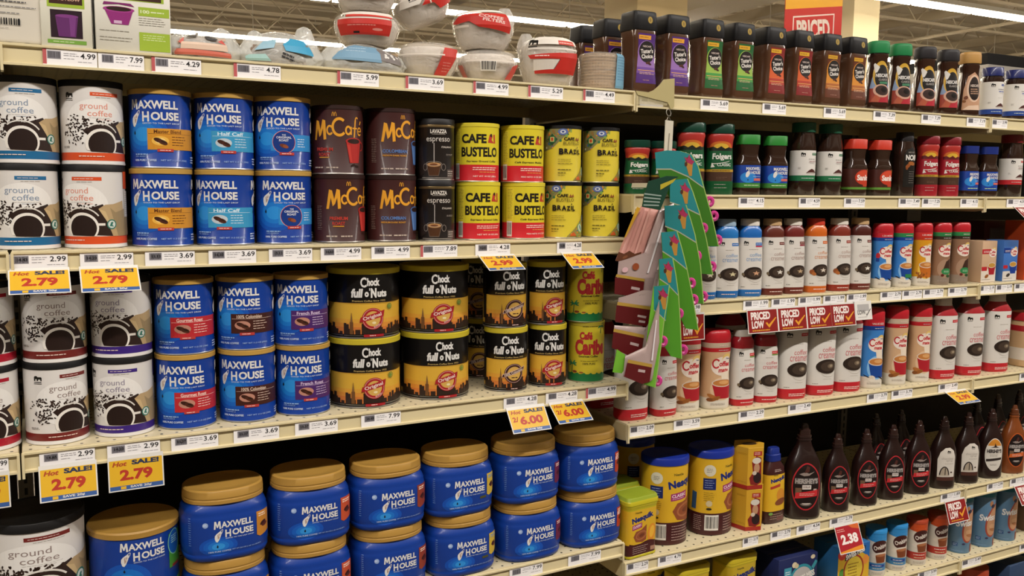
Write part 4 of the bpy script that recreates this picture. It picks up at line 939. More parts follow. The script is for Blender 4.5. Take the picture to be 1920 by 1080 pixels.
def k_cocoa(v):
    L = Lab()
    if v == 'blue':
        W, H, c = 140, 122, '#1c2550'; L.rect(-50, 1, -24, 96, '#3f93a8'); L.bars(-46, -28, 84, 2, '#dce6e8', 2.4, 6); L.ell(14, 60, 42, 38, '#2f8a9a', n=30); L.ell(14, 58, 36, 32, '#b5b0ae', n=30); L.poly([(48, 84), (62, 102), (70, 96), (56, 76)], '#3a93a2'); L.text('SWISS MISS', 24, 60, 74, 18, '#e0dcd6', .05, rot=12); L.ell(-14, 100, 9, 8, '#d6c9a8'); L.ell(-6, 96, 7, 7, '#c9ba96'); L.ell(52, 112, 8, 6, '#d6c9a8')
        for x, y in ((2, 40), (20, 34), (34, 42)): L.ell(x, y, 8, 7, '#cfc3b4')
    else:
        W, H, c = 122, 116, '#2b679c'; L.rect(-61, 1, 61, 88, '#cfa52c'); L.ell(-46, 94, 16, 15, '#c23a30'); L.ell(-48, 98, 6, 7, '#d97a6a'); L.poly([(61, 116), (61, 70), (30, 90), (16, 116)], '#2462a8'); L.ell(46, 66, 12, 14, '#d98a3a'); L.ell(-44, 40, 12, 14, '#4f8a3a'); L.ringe(0, 44, 40, 44, 5, '#9a3226', n=30); L.ell(0, 44, 34, 38, '#cdb43c', n=30)
        L.poly([(-36, 74), (42, 92), (44, 108), (-34, 90)], '#2a2622'); L.text('SWISS MISS', 4, 91, 74, 15, '#dcd8d2', .05, rot=12); L.bars(-22, 22, 62, 5, '#8a6a1c', 3, 9)
    return carton(W, 90, H, c, L, 'cocoa_carton')
KINDS['cocoa'] = k_cocoa

# ------------------------------------------------------------------ boxes and filter packs on the top shelf
def k_cupbox(v):
    L = Lab()
    if v == 'small':
        W, H, c, D = 74, 150, '#cfccbc', 66; L.rect(-27, 94, 27, 150, '#98b13a'); L.rect(-24, 102, 24, 138, '#3a2018'); L.bars(-18, 20, 128, 1, '#c4a890', 4); L.text('CAFE FLOW', 0, 114, 42, 7, '#c9a58e', .03); L.rect(-23, 22, 23, 88, '#26131f'); L.poly([(-16, 74), (17, 74), (13, 25), (-12, 25)], '#5f2a63'); L.ell(1, 74, 16.5, 4, '#7a3a7c'); L.poly([(4, 72), (14, 72), (11, 27), (5, 27)], '#74397a'); L.rect(-28, 8, 28, 17, '#6f9a3f'); L.bars(-20, 20, 12.5, 1, '#b8cc9a', 2)
        L.rect(38, 2, 100, 148, '#2c3a22'); L.V = [(a, b*.66, c) for a, b, c in L.V]; H = 100
    else:
        W, H, c, D = 116, 176, '#d3d0c4', 70; L.rect(-44, 138, 48, 176, '#98b13a'); L.rect(-40, 140, 44, 176, '#3a221a'); L.bars(-26, 34, 166, 1, '#c4a890', 4); L.text('ECO CUP', 4, 154, 46, 8, '#d4c4b4', .03); L.ringe(4, 168, 36, 24, 1.6, '#98b13a', a0=215, a1=325)
        L.rect(8, 100, 56, 124, '#98b13a'); L.text('100', 18, 112, 14, 9, '#d8e0b8', .03); L.bars(27, 52, 112, 1, '#d8e0b8', 3); L.bars(8, 54, 94, 4, '#8a857a', 1.4, 6); L.rect(8, 6, 56, 56, '#98b13a'); L.bars(14, 50, 48, 3, '#c8d89a', 2, 6)
        L.poly([(-44, 112), (0, 112), (-8, 72), (-34, 72)], '#8a2a72'); L.ell(-22, 112, 24, 8, '#9c3a82'); L.ell(-22, 113, 19, 6, '#2c1712'); L.poly([(-46, 122), (-44, 130), (-4, 130), (2, 122), (-22, 126)], '#7a2464'); L.rect(-30, 74, -18, 82, '#c9a8c4'); L.bars(-52, -6, 54, 1, '#8a857a', 1.4); L.bars(-52, -2, 36, 2, '#8a857a', 1.4, 8); L.V = [(a, b*.60, c) for a, b, c in L.V]; H = 110
    return carton(W, D, H, c, L, 'filter_cup_box')
KINDS['cupbox'] = k_cupbox

def noise_shell(R, prof, amp, m, name, seed, k=72, rows=22):
    """wrinkled wrapping with soft creases"""
    P = random.Random(seed); ph = [(P.uniform(0, 6.28), P.uniform(2, 9), P.uniform(20, 90)) for _ in range(9)]
    V = []; Fc = []
    z0, z1 = prof[0][0], prof[-1][0]; n = len(R)
    for j in range(rows + 1):
        z = z0 + (z1 - z0)*j/rows
        for a, b in zip(prof, prof[1:]):
            if a[0] <= z <= b[0] + 1e-6: t = (z - a[0])/max(b[0] - a[0], 1e-6); sx = a[1] + (b[1] - a[1])*t; break
        for i in range(n):
            th = 2*PI*i/n
            d = sum(math.sin(p + f*th + z/w) for p, f, w in ph)/9*amp + P.uniform(-.1, .1)*amp
            q = 1 + d
            V.append((R[i][0]*sx*q/1000, R[i][1]*sx*q/1000, (z + P.uniform(-.5, .5)*amp*14*(0 < j < rows))/1000))
    for j in range(rows):
        for i in range(n): Fc.append((j*n + i, j*n + (i + 1) % n, (j + 1)*n + (i + 1) % n, (j + 1)*n + i))
    Fc.append(tuple(reversed(range(n)))); Fc.append(tuple(range(rows*n, (rows + 1)*n)))
    return mesh(name, V, Fc, [m], None, sharp=70)
def pleat(W, D, k=144, amp=.02, f=36):
    R = ring(W, D, 2, k)
    return [(x*(1 + amp*math.sin(2*PI*f*i/k)), y*(1 + amp*math.sin(2*PI*f*i/k))) for i, (x, y) in enumerate(R)]
RED = '#bf2f27'
def k_basket(v, H=108):
    """stack of fluted white paper coffee filters in a printed clear bag"""
    W = 122; q = H/108
    pap = mat('#d9cfc2', .8)
    r = pleat(W, W)
    stack = loft(r, [(a*q, b, pap) for a, b in ((0, .62), (6, .72), (30, .88), (56, .97), (60, .98), (78, .95), (88, .86), (92, .5), (93, .2))], 'filter_stack', sharp=80)
    rs = ring(W*1.04, W*1.04, 2, 72)
    sp = [(a*q, b) for a, b in ((0, .68), (8, .80), (32, .93), (58, 1.02), (82, 1.0), (94, .90), (103, .66), (108, .25))]
    bag = noise_shell(rs, sp, .05, film('#e6dfd6', .36), 'bag', 3 + len(v), rows=30)
    pr = [(a, b*1.03, None) for a, b in sp]
    L = Lab()
    if v == 'front':
        L.poly([(-48, 84), (70, 84), (70, 102), (-30, 102)], '#ddd6cc'); L.poly([(-46, 62), (70, 70), (70, 24), (-34, 24), (-34, 30), (10, 33), (22, 54), (-40, 54)], RED); L.logo(-36, 88, 22); L.rect(18, 84, 60, 93, '#c8493f'); L.bars(20, 56, 88, 1, '#e2c4bc', 2); L.rect(-46, 74, 70, 77, '#e2dcd2'); L.poly([(-36, 30), (8, 33), (20, 53), (-34, 52)], '#d8d0c6'); L.bars(-30, 0, 60, 1, '#e6c8c0', 2)
    elif v == 'arc':
        L.poly([(-66, 66), (-40, 88), (60, 92), (70, 56), (70, 40), (0, 52), (-20, 68), (-50, 62)], RED); L.text('COFFEE', 24, 80, 50, 8, '#e2c8c0', .03, rot=-8); L.text('FILTERS', 30, 70, 46, 8, '#e2c8c0', .03, rot=-8); L.poly([(-66, 96), (60, 104), (64, 97), (-60, 88)], '#ddd6cc'); L.rect(-60, 52, -20, 58, '#d8cfc4')
    elif v == 'tip':
        L.poly([(-10, 50), (20, 96), (66, 92), (74, 44), (30, 28), (16, 50)], RED); L.poly([(-60, 60), (-14, 56), (14, 98), (-50, 98)], '#dad3c9'); L.logo(-24, 80, 20); L.ringe(24, 56, 16, 18, 3, '#ddd6cc', a0=90, a1=200); L.bars(30, 62, 72, 2, '#d88a80', 2, 6)
    elif v == 'code':
        L.poly([(40, 8), (64, 8), (72, 60), (52, 50)], '#c54a42'); L.poly([(-70, 6), (-56, 6), (-60, 50), (-74, 52)], '#cf7a70'); L.barcode(-20, 30, 12, 66); L.rect(-50, 60, 60, 66, '#dcd2c6')
    elif v == 'side':
        L.poly([(12, 4), (44, 4), (66, 84), (30, 84)], '#c54038'); L.bars(28, 48, 40, 4, '#d88a80', 2, 8); L.rect(-70, 60, 30, 64, '#ddd4c8')
    elif v == 'label':
        L.rect(-64, 26, 44, 74, RED); L.rect(-44, 79, 46, 90, '#c5392f'); L.poly([(-60, 88), (50, 84), (50, 96), (-50, 100)], '#ddd6cc'); L.bars(-40, 14, 54, 1, '#dc8a80', 3); L.ell(16, 42, 10, 4, '#d88a80'); L.rect(-30, 30, -18, 36, '#1c1614'); L.rect(-58, 74, 40, 78, '#e2dad0')
    else:
        L.rect(-44, 26, 46, 100, '#c8584e'); L.bars(12, 40, 92, 8, '#8a3a34', 1.8, 5); L.ell(18, 34, 6, 6, '#4a2a28'); L.bars(-36, 6, 88, 10, '#cc6a60', 1.6, 6)
    L.V = [(a, b*q, c) for a, b, c in L.V]
    ears = []
    if v in ('front', 'arc', 'red'):                # loose gathered end of the bag
        e = noise_shell(ring(44, 40, 2.2, 48), [(H*.55, .7), (H*.75, 1), (H*.92, .8), (H + 6, .45)], .2, film('#e8e4de', .42), 'bag_end', 71 + H)
        for p in e.vertices: p.co.x += -.047 if v == 'front' else .045
        ears.append(('bag_end', e))
    return kind('coffee_filter_pack', 'coffee filters', H, 124, [('filter_stack', stack), ('bag', bag), ('label_print', L.wrap(rs, pr, off=2.6))] + ears)
KINDS['basket'] = k_basket
def k_flatpack(v):
    """low crumpled pack of cone filters in thin clear plastic"""
    if v == 'pink': W, D, H, c, cc = 110, 80, 46, '#cdb3a0', '#c86a58'
    elif v == 'blue': W, D, H, c, cc = 140, 84, 62, '#8d7a6a', '#3f8fb4'
    else: W, D, H, c, cc = 158, 90, 54, '#a08a6c', '#7297b0'
    P = random.Random(len(v))
    m = MB()
    for i in range(6):
        a = P.uniform(-.03, .03); z = .002 + i*.0052
        m.add([Vector((x + a*.2, y, z + hz + dz)) for dz in (0, .0046) for x, y, hz in ((-W/2000*.7, -D/2000*.7, 0), (W/2000*.7, -D/2000*.7, .001*i), (W/2000*.55, D/2000*.8, .002*i), (-W/2000*.55, D/2000*.8, 0))],
              [(3, 2, 1, 0), (4, 5, 6, 7), (0, 1, 5, 4), (1, 2, 6, 5), (2, 3, 7, 6), (3, 0, 4, 7)], mat(c, .8))
    st = m.mesh('filter_stack', smooth=False)
    rs = ring(W, D, 2.6, 72)
    sp = [(0, .94), (8, 1.0), (22, .97), (34, .86), (H - 8, .56 if v != 'pink' else .7), (H, .18)]
    bag = noise_shell(rs, sp, .11, film('#dfe0da', .42), 'bag', 17 + len(v))
    pr = [(a, b*1.02, None) for a, b in sp]
    L = Lab()
    if v == 'pink': L.poly([(-56, 4), (50, 4), (46, 12), (-54, 14)], cc); L.rect(-34, 34, -16, 42, '#1a1616'); L.ell(14, 36, 13, 5, '#161314'); L.poly([(24, 30), (40, 24), (34, 34)], '#c8564e'); L.poly([(-46, 26), (-36, 20), (-38, 34)], '#c8665c'); L.rect(-40, 14, 40, 26, '#d2b7a2')
    elif v == 'blue': L.poly([(6, 24), (60, 18), (62, 46), (24, 48), (2, 36)], '#3f97bd'); L.poly([(-50, 22), (-16, 28), (-12, 44), (-40, 40)], '#8fb4c4'); L.bars(0, 24, 20, 2, '#2c2a2c', 3, 6, rot=-20); L.poly([(-64, 4), (-20, 4), (-30, 16), (-66, 14)], '#9fc4c0')
    else: L.poly([(-76, 18), (20, 16), (30, 46), (-60, 50)], cc); L.poly([(20, 20), (70, 14), (72, 40), (24, 44)], '#77706e'); L.specks(9, lambda: (rnd.uniform(28, 66), rnd.uniform(24, 38)), '#d8d6d2', 2.4, 3.4); L.bars(-56, 0, 42, 2, '#a9c2d0', 1.6, 6)
    ends = []
    for sx, hh in (((.34, H + 14), (-.30, H)) if v != 'slate' else ((-.34, H), (.32, H - 10))):
        e = noise_shell(ring(76, 62, 2.2, 60), [(2, .8), (16, 1), (34, .72), (hh - 6, .34), (hh, .05)], .16, film('#e6e6e0', .46), 'bag_end', int(40 + sx*50 + hh))
        for q in e.vertices: q.co.x += sx*W/1000
        ends.append(('bag_end', e))
    return kind('coffee_filter_pack', 'coffee filters', H, D, [('filter_stack', st), ('bag', bag), ('label_print', L.wrap(rs, pr, off=1.2))] + ends)
KINDS['flatpack'] = k_flatpack
def k_brownpack():
    W, D, H = 96, 80, 82; b = mat('#a58661', .8, noise=.1)
    r = pleat(W, D, 144, .012, 40)
    prof = []
    for i in range(12): prof += [(i*6.6, .90 + .01*(i % 3), b), (i*6.6 + 4.6, .97 - .012*(i % 2), b)]
    st = loft(r, prof, 'filter_stack', sharp=60)
    rs = ring(W*1.06, D*1.06, 2.4, 72); sp = [(0, .93), (8, .98), (72, 1.0), (80, .9), (H, .6)]
    bag = noise_shell(rs, sp, .02, film('#d8d2c6', .26), 'bag', 8)
    L = Lab(); L.poly([(10, 3), (58, 3), (60, 40), (56, 78), (14, 78)], '#6f9cb4'); L.bars(16, 52, 70, 9, '#456f8c', 1.2, 6)
    return kind('coffee_filter_pack', 'coffee filters', H, D, [('filter_stack', st), ('bag', bag), ('label_print', L.wrap(rs, [(a, q*1.02, None) for a, q in sp], off=1.0))])
KINDS['brownpack'] = k_brownpack
def k_whitebag():
    r = ring(112, 70, 5, 64)
    body = noise_shell(r, [(0, .95), (4, 1), (70, 1.0), (78, .96), (82, .8)], .015, mat('#c9c2b4', .55), 'bag', 4)
    L = Lab(); L.bars(-40, 46, 116, 1, '#3a3a40', 3); L.bars(-46, 52, 102, 1, '#5a5a60', 2); L.bars(-20, 20, 84, 1, '#4a4a50', 2); L.barcode(-42, 48, 20, 72, bg=None); L.bars(-36, 6, 42, 1, '#7a7870', 1)
    L.V = [(a, b*.55, c) for a, b, c in L.V]
    return kind('coffee_filter_pack', 'coffee filters', 82, 70, [('bag', body), ('label_print', L.wrap(r, [(0, .97, None), (4, 1.015, None), (70, 1.015, None), (82, .82, None)], off=1.2))])
KINDS['whitebag'] = k_whitebag
def k_plain(W, D, H, c, name='carton', cat='box'):
    return carton(W, D, H, c, Lab(), name, cat)
KINDS['plain'] = k_plain
# ------------------------------------------------------------------ the store around the shelves
def shell():
    fl = MB(); fl.box(-14, 26, -9, 26, -.12, 0, mat('#6e655a', .4)); struct('floor', fl.mesh('floor', smooth=False))
    ce = MB(); d = mat('#d9cfba', .85)
    ce.box(-14, 26, -9, 26, 5.25, 5.4, d)
    for i in range(44): ce.box(-14, 26, -8.6 + i*.8, -8.5 + i*.8, 5.21, 5.25, d)          # ribs of the roof deck
    struct('ceiling', ce.mesh('ceiling', smooth=False))
    for n, b in (('wall_back', (-14, 26, 26, 26.2)), ('wall_front', (-14, 26, -9.2, -9)), ('wall_left', (-14.2, -14, -9, 26)), ('wall_right', (26, 26.2, -9, 26))):
        w = MB(); w.box(*b, 0, 5.25, mat('#a89c86', .8)); struct(n, w.mesh(n, smooth=False))
    c = MB(); c.box(9.87, 10.37, 9, 9.5, 0, 5.2, mat('#d6c7a2', .6)); struct('column', c.mesh('column', smooth=False))
    c = MB(); c.box(6.95, 7.78, 10, 10.8, 0, 5.2, mat('#b3a078', .7)); struct('column', c.mesh('column', smooth=False))
    steel = mat('#cbbfa6', .6)
    for k, y in enumerate((9.3, 11.0, 12.7, 14.4, 16.1, 17.8, 19.5, 21.2)):
        m = MB()
        for z, h in ((5.12, .025), (4.58, .02)):
            m.box(-3, 20, y - .03, y - .01, z - h, z + h, steel); m.box(-3, 20, y + .01, y + .03, z - h, z + h, steel)
        x = -2.9; up = False
        while x < 19.5:
            m.bar((x, y, 4.58 if not up else 5.12), (x + .55, y, 5.12 if not up else 4.58), .013, steel, 5); x += .55; up = not up
        tag(new('roof_joist', m.mesh('roof_joist', smooth=False)), 'open web steel roof joist spanning above the far aisles, number %d from the shelves' % (k + 1), 'roof joist', 'roof joists', 'structure')
    g = MB()
    for z in (4.95, 4.25): g.box(5.05, 5.25, 8, 22, z - .05, z + .05, steel)
    y = 8; up = False
    while y < 21.6:
        g.bar((5.15, y, 4.25 if not up else 4.95), (5.15, y + .7, 4.95 if not up else 4.25), .04, steel, 6); y += .7; up = not up
    tag(new('roof_girder', g.mesh('roof_girder', smooth=False)), 'deep steel truss girder running away under the roof', 'girder', None, 'structure')
    for k, x in enumerate((11.2, 14.0, 17.2)):
        b = MB(); b.box(x - .09, x + .09, 6, 24, 4.62, 4.78, mat('#b8ac94', .6)); b.bar((x, 6, 4.35), (x, 24, 4.35), .03, steel, 8)
        tag(new('roof_beam', b.mesh('roof_beam', smooth=False)), 'pale roof beam running away from the shelves, number %d past the column' % (k + 1), 'beam', 'roof beams', 'structure')
    du = MB(); du.box(8.1, 8.75, 9.2, 12.4, 4.12, 4.45, mat('#cfc8b8', .5)); o = new('air_duct', du.mesh('air_duct', smooth=False)); tag(o, 'white rectangular air duct hung under the roof beside the wide column', 'duct', None, 'structure')
    # rows of fluorescent strips over every aisle
    tubes = (mat('#fff1dc', .5, emit=5), mat('#fff1db', .5, emit=90)); hood = mat('#cfcabd', .5)
    for k, (y, x0, x1) in enumerate(((-7.8, -8, 18), (-4.2, -8, 18), (-0.6, -8, 18), (4.6, -8, 18), (8.22, 4, 22), (11.85, -4, 22), (15.5, -4, 22), (19.1, -4, 22))):
        f = thing('ceiling_strip_light', 'long white fluorescent strip light over %s' % ('the aisle before the shelves', 'the first aisle behind the shelves', 'the second aisle behind the shelves', 'the third aisle behind the shelves', 'the fourth aisle behind the shelves')[k - 2] if 2 <= k <= 6 else 'long white fluorescent strip light over a far aisle out of view, row %d' % k, 'ceiling light', ((x0 + x1)/2, y, 4.0), 0, 'fluorescent strip lights')
        w = (x1 - x0)/2; tube = tubes[k > 2]
        m = MB(); m.box(-w, w, -.10, .10, .07, .13, hood)
        for i in range(int(w)): m.bar((-w + 1 + i*2, 0, .13), (-w + 1 + i*2, 0, 1.2), .006, hood, 5)
        new('housing', m.mesh('housing', smooth=False), f)
        t = MB()
        for i in range(int(w/1.22)*2): 
            a = -w + i*1.22
            for q in (-.045, .045): t.bar((a + .03, q, .045), (a + 1.19, q, .045), .019, tube, 10)
        new('tube', t.mesh('tube'), f)['kind'] = 'stuff'
    # hanging price sign, far display case
    s = thing('hanging_sign', 'red and yellow sign reading PRICED hanging above the far jars', 'sign', (6.08, 6, 3.0))
    b = MB(); b.box(-.345, .345, -.004, .004, -.62, .75, mat('#b02422', .5)); new('board', b.mesh('board', smooth=False), s)
    L = Lab(); L.poly([(-345, 150), (345, 245), (345, 750), (-345, 750)], '#d9a01e')
    for a, q, c in ((0, 0, '#ddd2cc'), (12, 12, '#b02422')): L.poly([(-250 + a, -200 + q), (250 - a, -150 + q), (250 - a, 170 - q), (-250 + a, 100 - q)], c)
    L.text('PRICED', 0, 10, 400, 170, '#ddd2cc', .04, rot=7); L.text('LOW', -60, -250, 280, 190, '#ddd2cc', .05, rot=7); L.poly([(110, -260), (170, -330), (300, -40), (320, -60), (180, -380)], '#d9a01e')
    new('lettering', L.flat('lettering'), s).location = (0, -.0042, 0)
    w = MB(); w.bar((-.3, 0, .75), (-.3, 0, 2.2), .003, mat('#8a8478', .5)); w.bar((.3, 0, .75), (.3, 0, 2.2), .003, mat('#8a8478', .5)); new('wire', w.mesh('wire'), s)
    c = thing('display_case', 'tall white store case with a dark top edge behind the blue lidded jars', 'display case', (8.9, 4.2, 0))
    m = MB(); m.box(-3, 3, 0, .8, 0, 2.42, mat('#cfcac0', .5)); new('cabinet', m.mesh('cabinet', smooth=False), c)
    m = MB(); m.box(-3, 3, -.04, .8, 2.47, 2.55, mat('#1c1b1c', .4)); m.box(-3, 3, -.05, .8, 2.42, 2.47, mat('#d8d4cc', .4)); new('top_edge', m.mesh('top_edge', smooth=False), c)
shell()

# ------------------------------------------------------------------ the shelving
def deck_mat():
    m = mat('#d6c9a6', .38, coat=.2).copy(); nt = m.node_tree; b = nt.nodes['Principled BSDF']; m.name = 'perforated_shelf'
    tc = nt.nodes.new('ShaderNodeTexCoord'); sp = nt.nodes.new('ShaderNodeSeparateXYZ'); nt.links.new(tc.outputs['Object'], sp.inputs[0])
    def fr(o, k):
        a = nt.nodes.new('ShaderNodeMath'); a.operation = 'MULTIPLY'; a.inputs[1].default_value = k; nt.links.new(o, a.inputs[0])
        f = nt.nodes.new('ShaderNodeMath'); f.operation = 'FRACT'; nt.links.new(a.outputs[0], f.inputs[0])
        s = nt.nodes.new('ShaderNodeMath'); s.operation = 'SUBTRACT'; s.inputs[1].default_value = .5; nt.links.new(f.outputs[0], s.inputs[0])
        p = nt.nodes.new('ShaderNodeMath'); p.operation = 'POWER'; p.inputs[1].default_value = 2; nt.links.new(s.outputs[0], p.inputs[0]); return p.outputs[0]
    ad = nt.nodes.new('ShaderNodeMath'); nt.links.new(fr(sp.outputs[0], 39.4), ad.inputs[0]); nt.links.new(fr(sp.outputs[1], 39.4), ad.inputs[1])
    lt = nt.nodes.new('ShaderNodeMath'); lt.operation = 'LESS_THAN'; lt.inputs[1].default_value = .011; nt.links.new(ad.outputs[0], lt.inputs[0])
    mx = nt.nodes.new('ShaderNodeMix'); mx.data_type = 'RGBA'; mx.inputs['A'].default_value = rgb('#d6c9a6'); mx.inputs['B'].default_value = rgb('#14100c')
    nt.links.new(lt.outputs[0], mx.inputs['Factor']); nt.links.new(mx.outputs['Result'], b.inputs['Base Color'])
    return m
DECK = deck_mat(); RAIL = mat('#d3c59d', .42, coat=.15); RAILD = mat('#c2b288', .5)
def shelf(sh, u0, label):
    u1 = u0 + BAY; W = BAY - .004; D = .46
    o = thing('store_shelf', label, 'shelf', loc(sh, u0 + .002, 0, Z[sh]), ANG[sh[0]], 'cream metal shelves')
    m = MB(); m.box(.001, W - .001, .004, D, -.004, 0, DECK); m.box(.001, W - .001, D - .004, D, -.03, -.004, RAILD); new('deck', m.mesh('deck', smooth=False), o)
    m = MB()
    m.extr([(.004, -.004), (-.001, -.0005), (-.0035, -.0015), (-.0035, -.0045), (.0012, -.0065), (.0012, -.0295), (-.0045, -.031), (-.0045, -.0345), (.003, -.0345), (.006, -.03), (.006, -.006)], 0, W, RAIL)
    new('price_rail', m.mesh('price_rail', smooth=False), o)
    for x in (0, W - .0025):
        m = MB(); m.extr([(.0065, -.004), (.0065, -.040), (.03, -.043), (D - .06, -.045), (D, -.045), (D, -.004)], x, x + .0025, RAILD); new('bracket', m.mesh('bracket', smooth=False), o)
        m = MB(); m.extr([(-.0055, -.003), (-.0055, -.044), (.0005, -.046), (.006, -.03), (.006, -.003)], x - .0008, x + .0033, RAIL); new('end_tab', m.mesh('end_tab', smooth=False), o)
    return o
ORD = {1: 'topmost', 2: 'second', 3: 'third', 4: 'fourth', 5: 'fifth'}
for sh, t in (('L1', 'topmost cream shelf of the coffee can bay, holding filter packs'), ('L2', 'cream shelf holding white, blue, brown and yellow coffee cans'), ('L3', 'cream shelf holding black and yellow cans beside blue cans'), ('L4', 'cream shelf holding wide blue canisters with gold lids'), ('L5', 'cream lowest shelf of the coffee can bay under the blue canisters')):
    shelf(sh, -BAY, t)
for sh, t in (('L1', 'end of the cream top shelf under the white filter bag, next bay'), ('L2', 'end of the cream shelf beyond the split beside the blue banded cans'), ('L3', 'end of the cream shelf beyond the split, holding the red banded cans'), ('L4', 'cream shelf of the next bay beside the large white coffee can')):
    shelf(sh, -2*BAY, t)
for sh, t in (('R1', 'cream top shelf holding the tall instant coffee jars'), ('R2', 'cream shelf holding the short instant coffee jars'), ('R3', 'cream shelf holding the small creamer bottles'), ('R4', 'cream shelf holding the large creamer bottles'), ('R5', 'cream shelf holding yellow drink mix and brown syrup bottles'), ('R6', 'cream shelf holding cocoa boxes and small drink canisters'), ('R7', 'cream lowest shelf under the cocoa boxes')):
    shelf(sh, 0, t)
for sh, t in (('R1', 'far end of the cream top shelf under the second blue lidded jar'), ('R2', 'far cream shelf under the red lidded jar'), ('R3', 'far cream shelf under the small creamer cartons'), ('R4', 'far cream shelf under the last large creamer bottles'), ('R5', 'far cream shelf under the last syrup bottles'), ('R6', 'far cream shelf under the pale blue canisters'), ('R7', 'far cream lowest shelf holding dark blue and red packs')):
    shelf(sh, BAY, t)
PANEL_SHADE = mat('#1d1913', .85); POST = mat('#5c574e', .5)  # panel colour made near black to stand for the deep shade between shelves
for sh, u0, t in (('L1', -BAY, 'back panel behind the coffee cans, coloured dark for the shade'), ('L1', -2*BAY, 'back panel behind the red banded cans, coloured dark for the shade'), ('R1', 0, 'back panel behind the creamers and jars, coloured dark for the shade'), ('R1', BAY, 'back panel behind the cartons and last syrup bottles, coloured dark for the shade')):
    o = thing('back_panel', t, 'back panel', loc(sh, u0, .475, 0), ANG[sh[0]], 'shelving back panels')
    m = MB(); m.box(.016, BAY - .016, 0, .01, .05, 1.76, PANEL_SHADE); new('panel', m.mesh('panel', smooth=False), o)
    m = MB(); m.box(.016, BAY - .016, -.35, 0, .02, .12, RAILD); new('base', m.mesh('base', smooth=False), o)
for sh, u0, t in (('L1', -2*BAY, 'slotted upright post of the far bay'), ('L1', -BAY, 'slotted upright post behind the red banded cans'), ('R1', 0, 'slotted upright post between the coffee cans and the creamers'), ('R1', BAY, 'slotted upright post behind the creamer cartons'), ('R1', 2*BAY, 'slotted upright post at the far end')):
    o = thing('upright_post', t, 'shelf post', loc(sh, u0, .462, 0), ANG[sh[0]], 'shelving posts')
    m = MB(); m.box(-.014, .014, 0, .03, 0, 1.765, POST); new('post', m.mesh('post', smooth=False), o)
    m = MB()
    for i in range(66): m.box(-.003, .003, -.0006, 0, .1 + i*.025, .115 + i*.025, mat('#15130f', .7))
    new('slot_pattern', m.mesh('slot_pattern', smooth=False), o)
# ------------------------------------------------------------------ goods, shelf by shelf
G = lambda s: s
P = place
def stack(kindn, args, sh, lo, up, H, base, rl=0., ru=0., group=None, setb=.02, dz=0.):
    """two of a kind, one on the other"""
    if sh in ('L2', 'L3'):                     # turns noted as seen from the aisle's end: take off the angle of view
        rl -= math.degrees(YAW + math.atan((lo - 960)/FPX) + ANG['L']); ru -= math.degrees(YAW + math.atan((up - 960)/FPX) + ANG['L'])
    a = P(kindn, args, sh, lo, base + ', lower of its stack', rl, 0, setb, group)
    b = P(kindn, args, sh, up, base + ', upper of its stack', ru, H + .0002, setb, group)
    return a, b
SB, SO, SD, SP, SR = ('#1f6493', '#7f8fa5'), ('#cf4f26', '#d98a76'), ('#6e2420', '#8f7f7a'), ('#3a2378', '#8d8496'), ('#a3142a', '#8f7f7a')
# second shelf of cans
stack('store_can', SB, 'L2', 49, 46, .139, 'white coffee can with a blue band and black lid', -7, -14)
stack('store_can', SO, 'L2', 178, 173, .139, 'white coffee can with an orange band and black lid', -32, 8)
stack('mh_can', ('#c98a2a', 'Master Blend', '#5a2f12', 'a'), 'L2', 304, 301, .135, 'blue coffee can with an orange panel and gold lid', -2, 0)
stack('mh_can', ('#3a93bf', 'Half Caff', '#cfe2ee', 'a'), 'L2', 422, 420, .135, 'blue coffee can with a pale blue panel and gold lid', -10, 0)
stack('mh_can', ('', '', '', 'round'), 'L2', 532, 530, .135, 'blue coffee can with a round seal and gold lid', 14, 0)
stack('mc_can', ('#a92a26', ('PREMIUM', 'ROAST'), '#b33a30'), 'L2', 636, 633, .130, 'dark brown coffee can with a red cup', 22, -7)
stack('mc_can', ('#46689f', ('COLOMBIAN',), '#5676ae'), 'L2', 734, 732, .130, 'dark brown coffee can with a blue cup', 24, 30)
stack('lav_can', (), 'L2', 818, 817, .122, 'narrow black espresso can with a glass of coffee on it', 0, 0)
stack('bus_can', (False,), 'L2', 896, 894, .120, 'yellow and red coffee can beside the black espresso cans', 15, 7)
stack('bus_can', (True,), 'L2', 981, 979, .120, 'yellow and red coffee can beside the patterned yellow cans', 26, 14)
stack('brazil_can', (), 'L2', 1055, 1054, .122, 'yellow can with mosaic corners beside the red banded cans', 2, 24)
stack('brazil_can', (), 'L2', 1126, 1126, .122, 'yellow can with mosaic corners at the end of its shelf', 12, 24)
# third shelf
stack('store_can', SR, 'L3', -27, -36, .139, 'white can with a bright red band at the picture edge', 0, 4)
stack('store_can', SD, 'L3', 106, 101, .139, 'white coffee can with a dark red band and black lid', 18, 0)
stack('store_can', SP, 'L3', 232, 227, .139, 'white coffee can with a purple band and black lid', -18, -23)
stack('mh_can', ('#b52a30', 'Gourmet Roast', '#ecd2c8', 'a'), 'L3', 349, 345, .135, 'blue coffee can with a red panel and gold lid', 2, -2)
stack('mh_can', ('#3f1d17', '100% Colombian', '#d6bfae', 'a'), 'L3', 464, 460, .135, 'blue coffee can with a dark brown panel and gold lid', 0, -5)
stack('mh_can', ('#472463', 'French Roast', '#d0bdd8', 'a'), 'L3', 568, 564, .135, 'blue coffee can with a purple panel and gold lid', 8, 4)
stack('chock_can', (False, 139, 72), 'L3', 683, 681, .139, 'wide black and yellow coffee can beside the purple panelled blue cans', 1, 0)
stack('chock_can', (False, 139, 72), 'L3', 815, 814, .139, 'wide black and yellow coffee can before the gap', 6, 0)
stack('chock_can', (True, 139, 47), 'L3', 948, 946, .139, 'narrow black and yellow can with a brown ring seal', 6, 12)
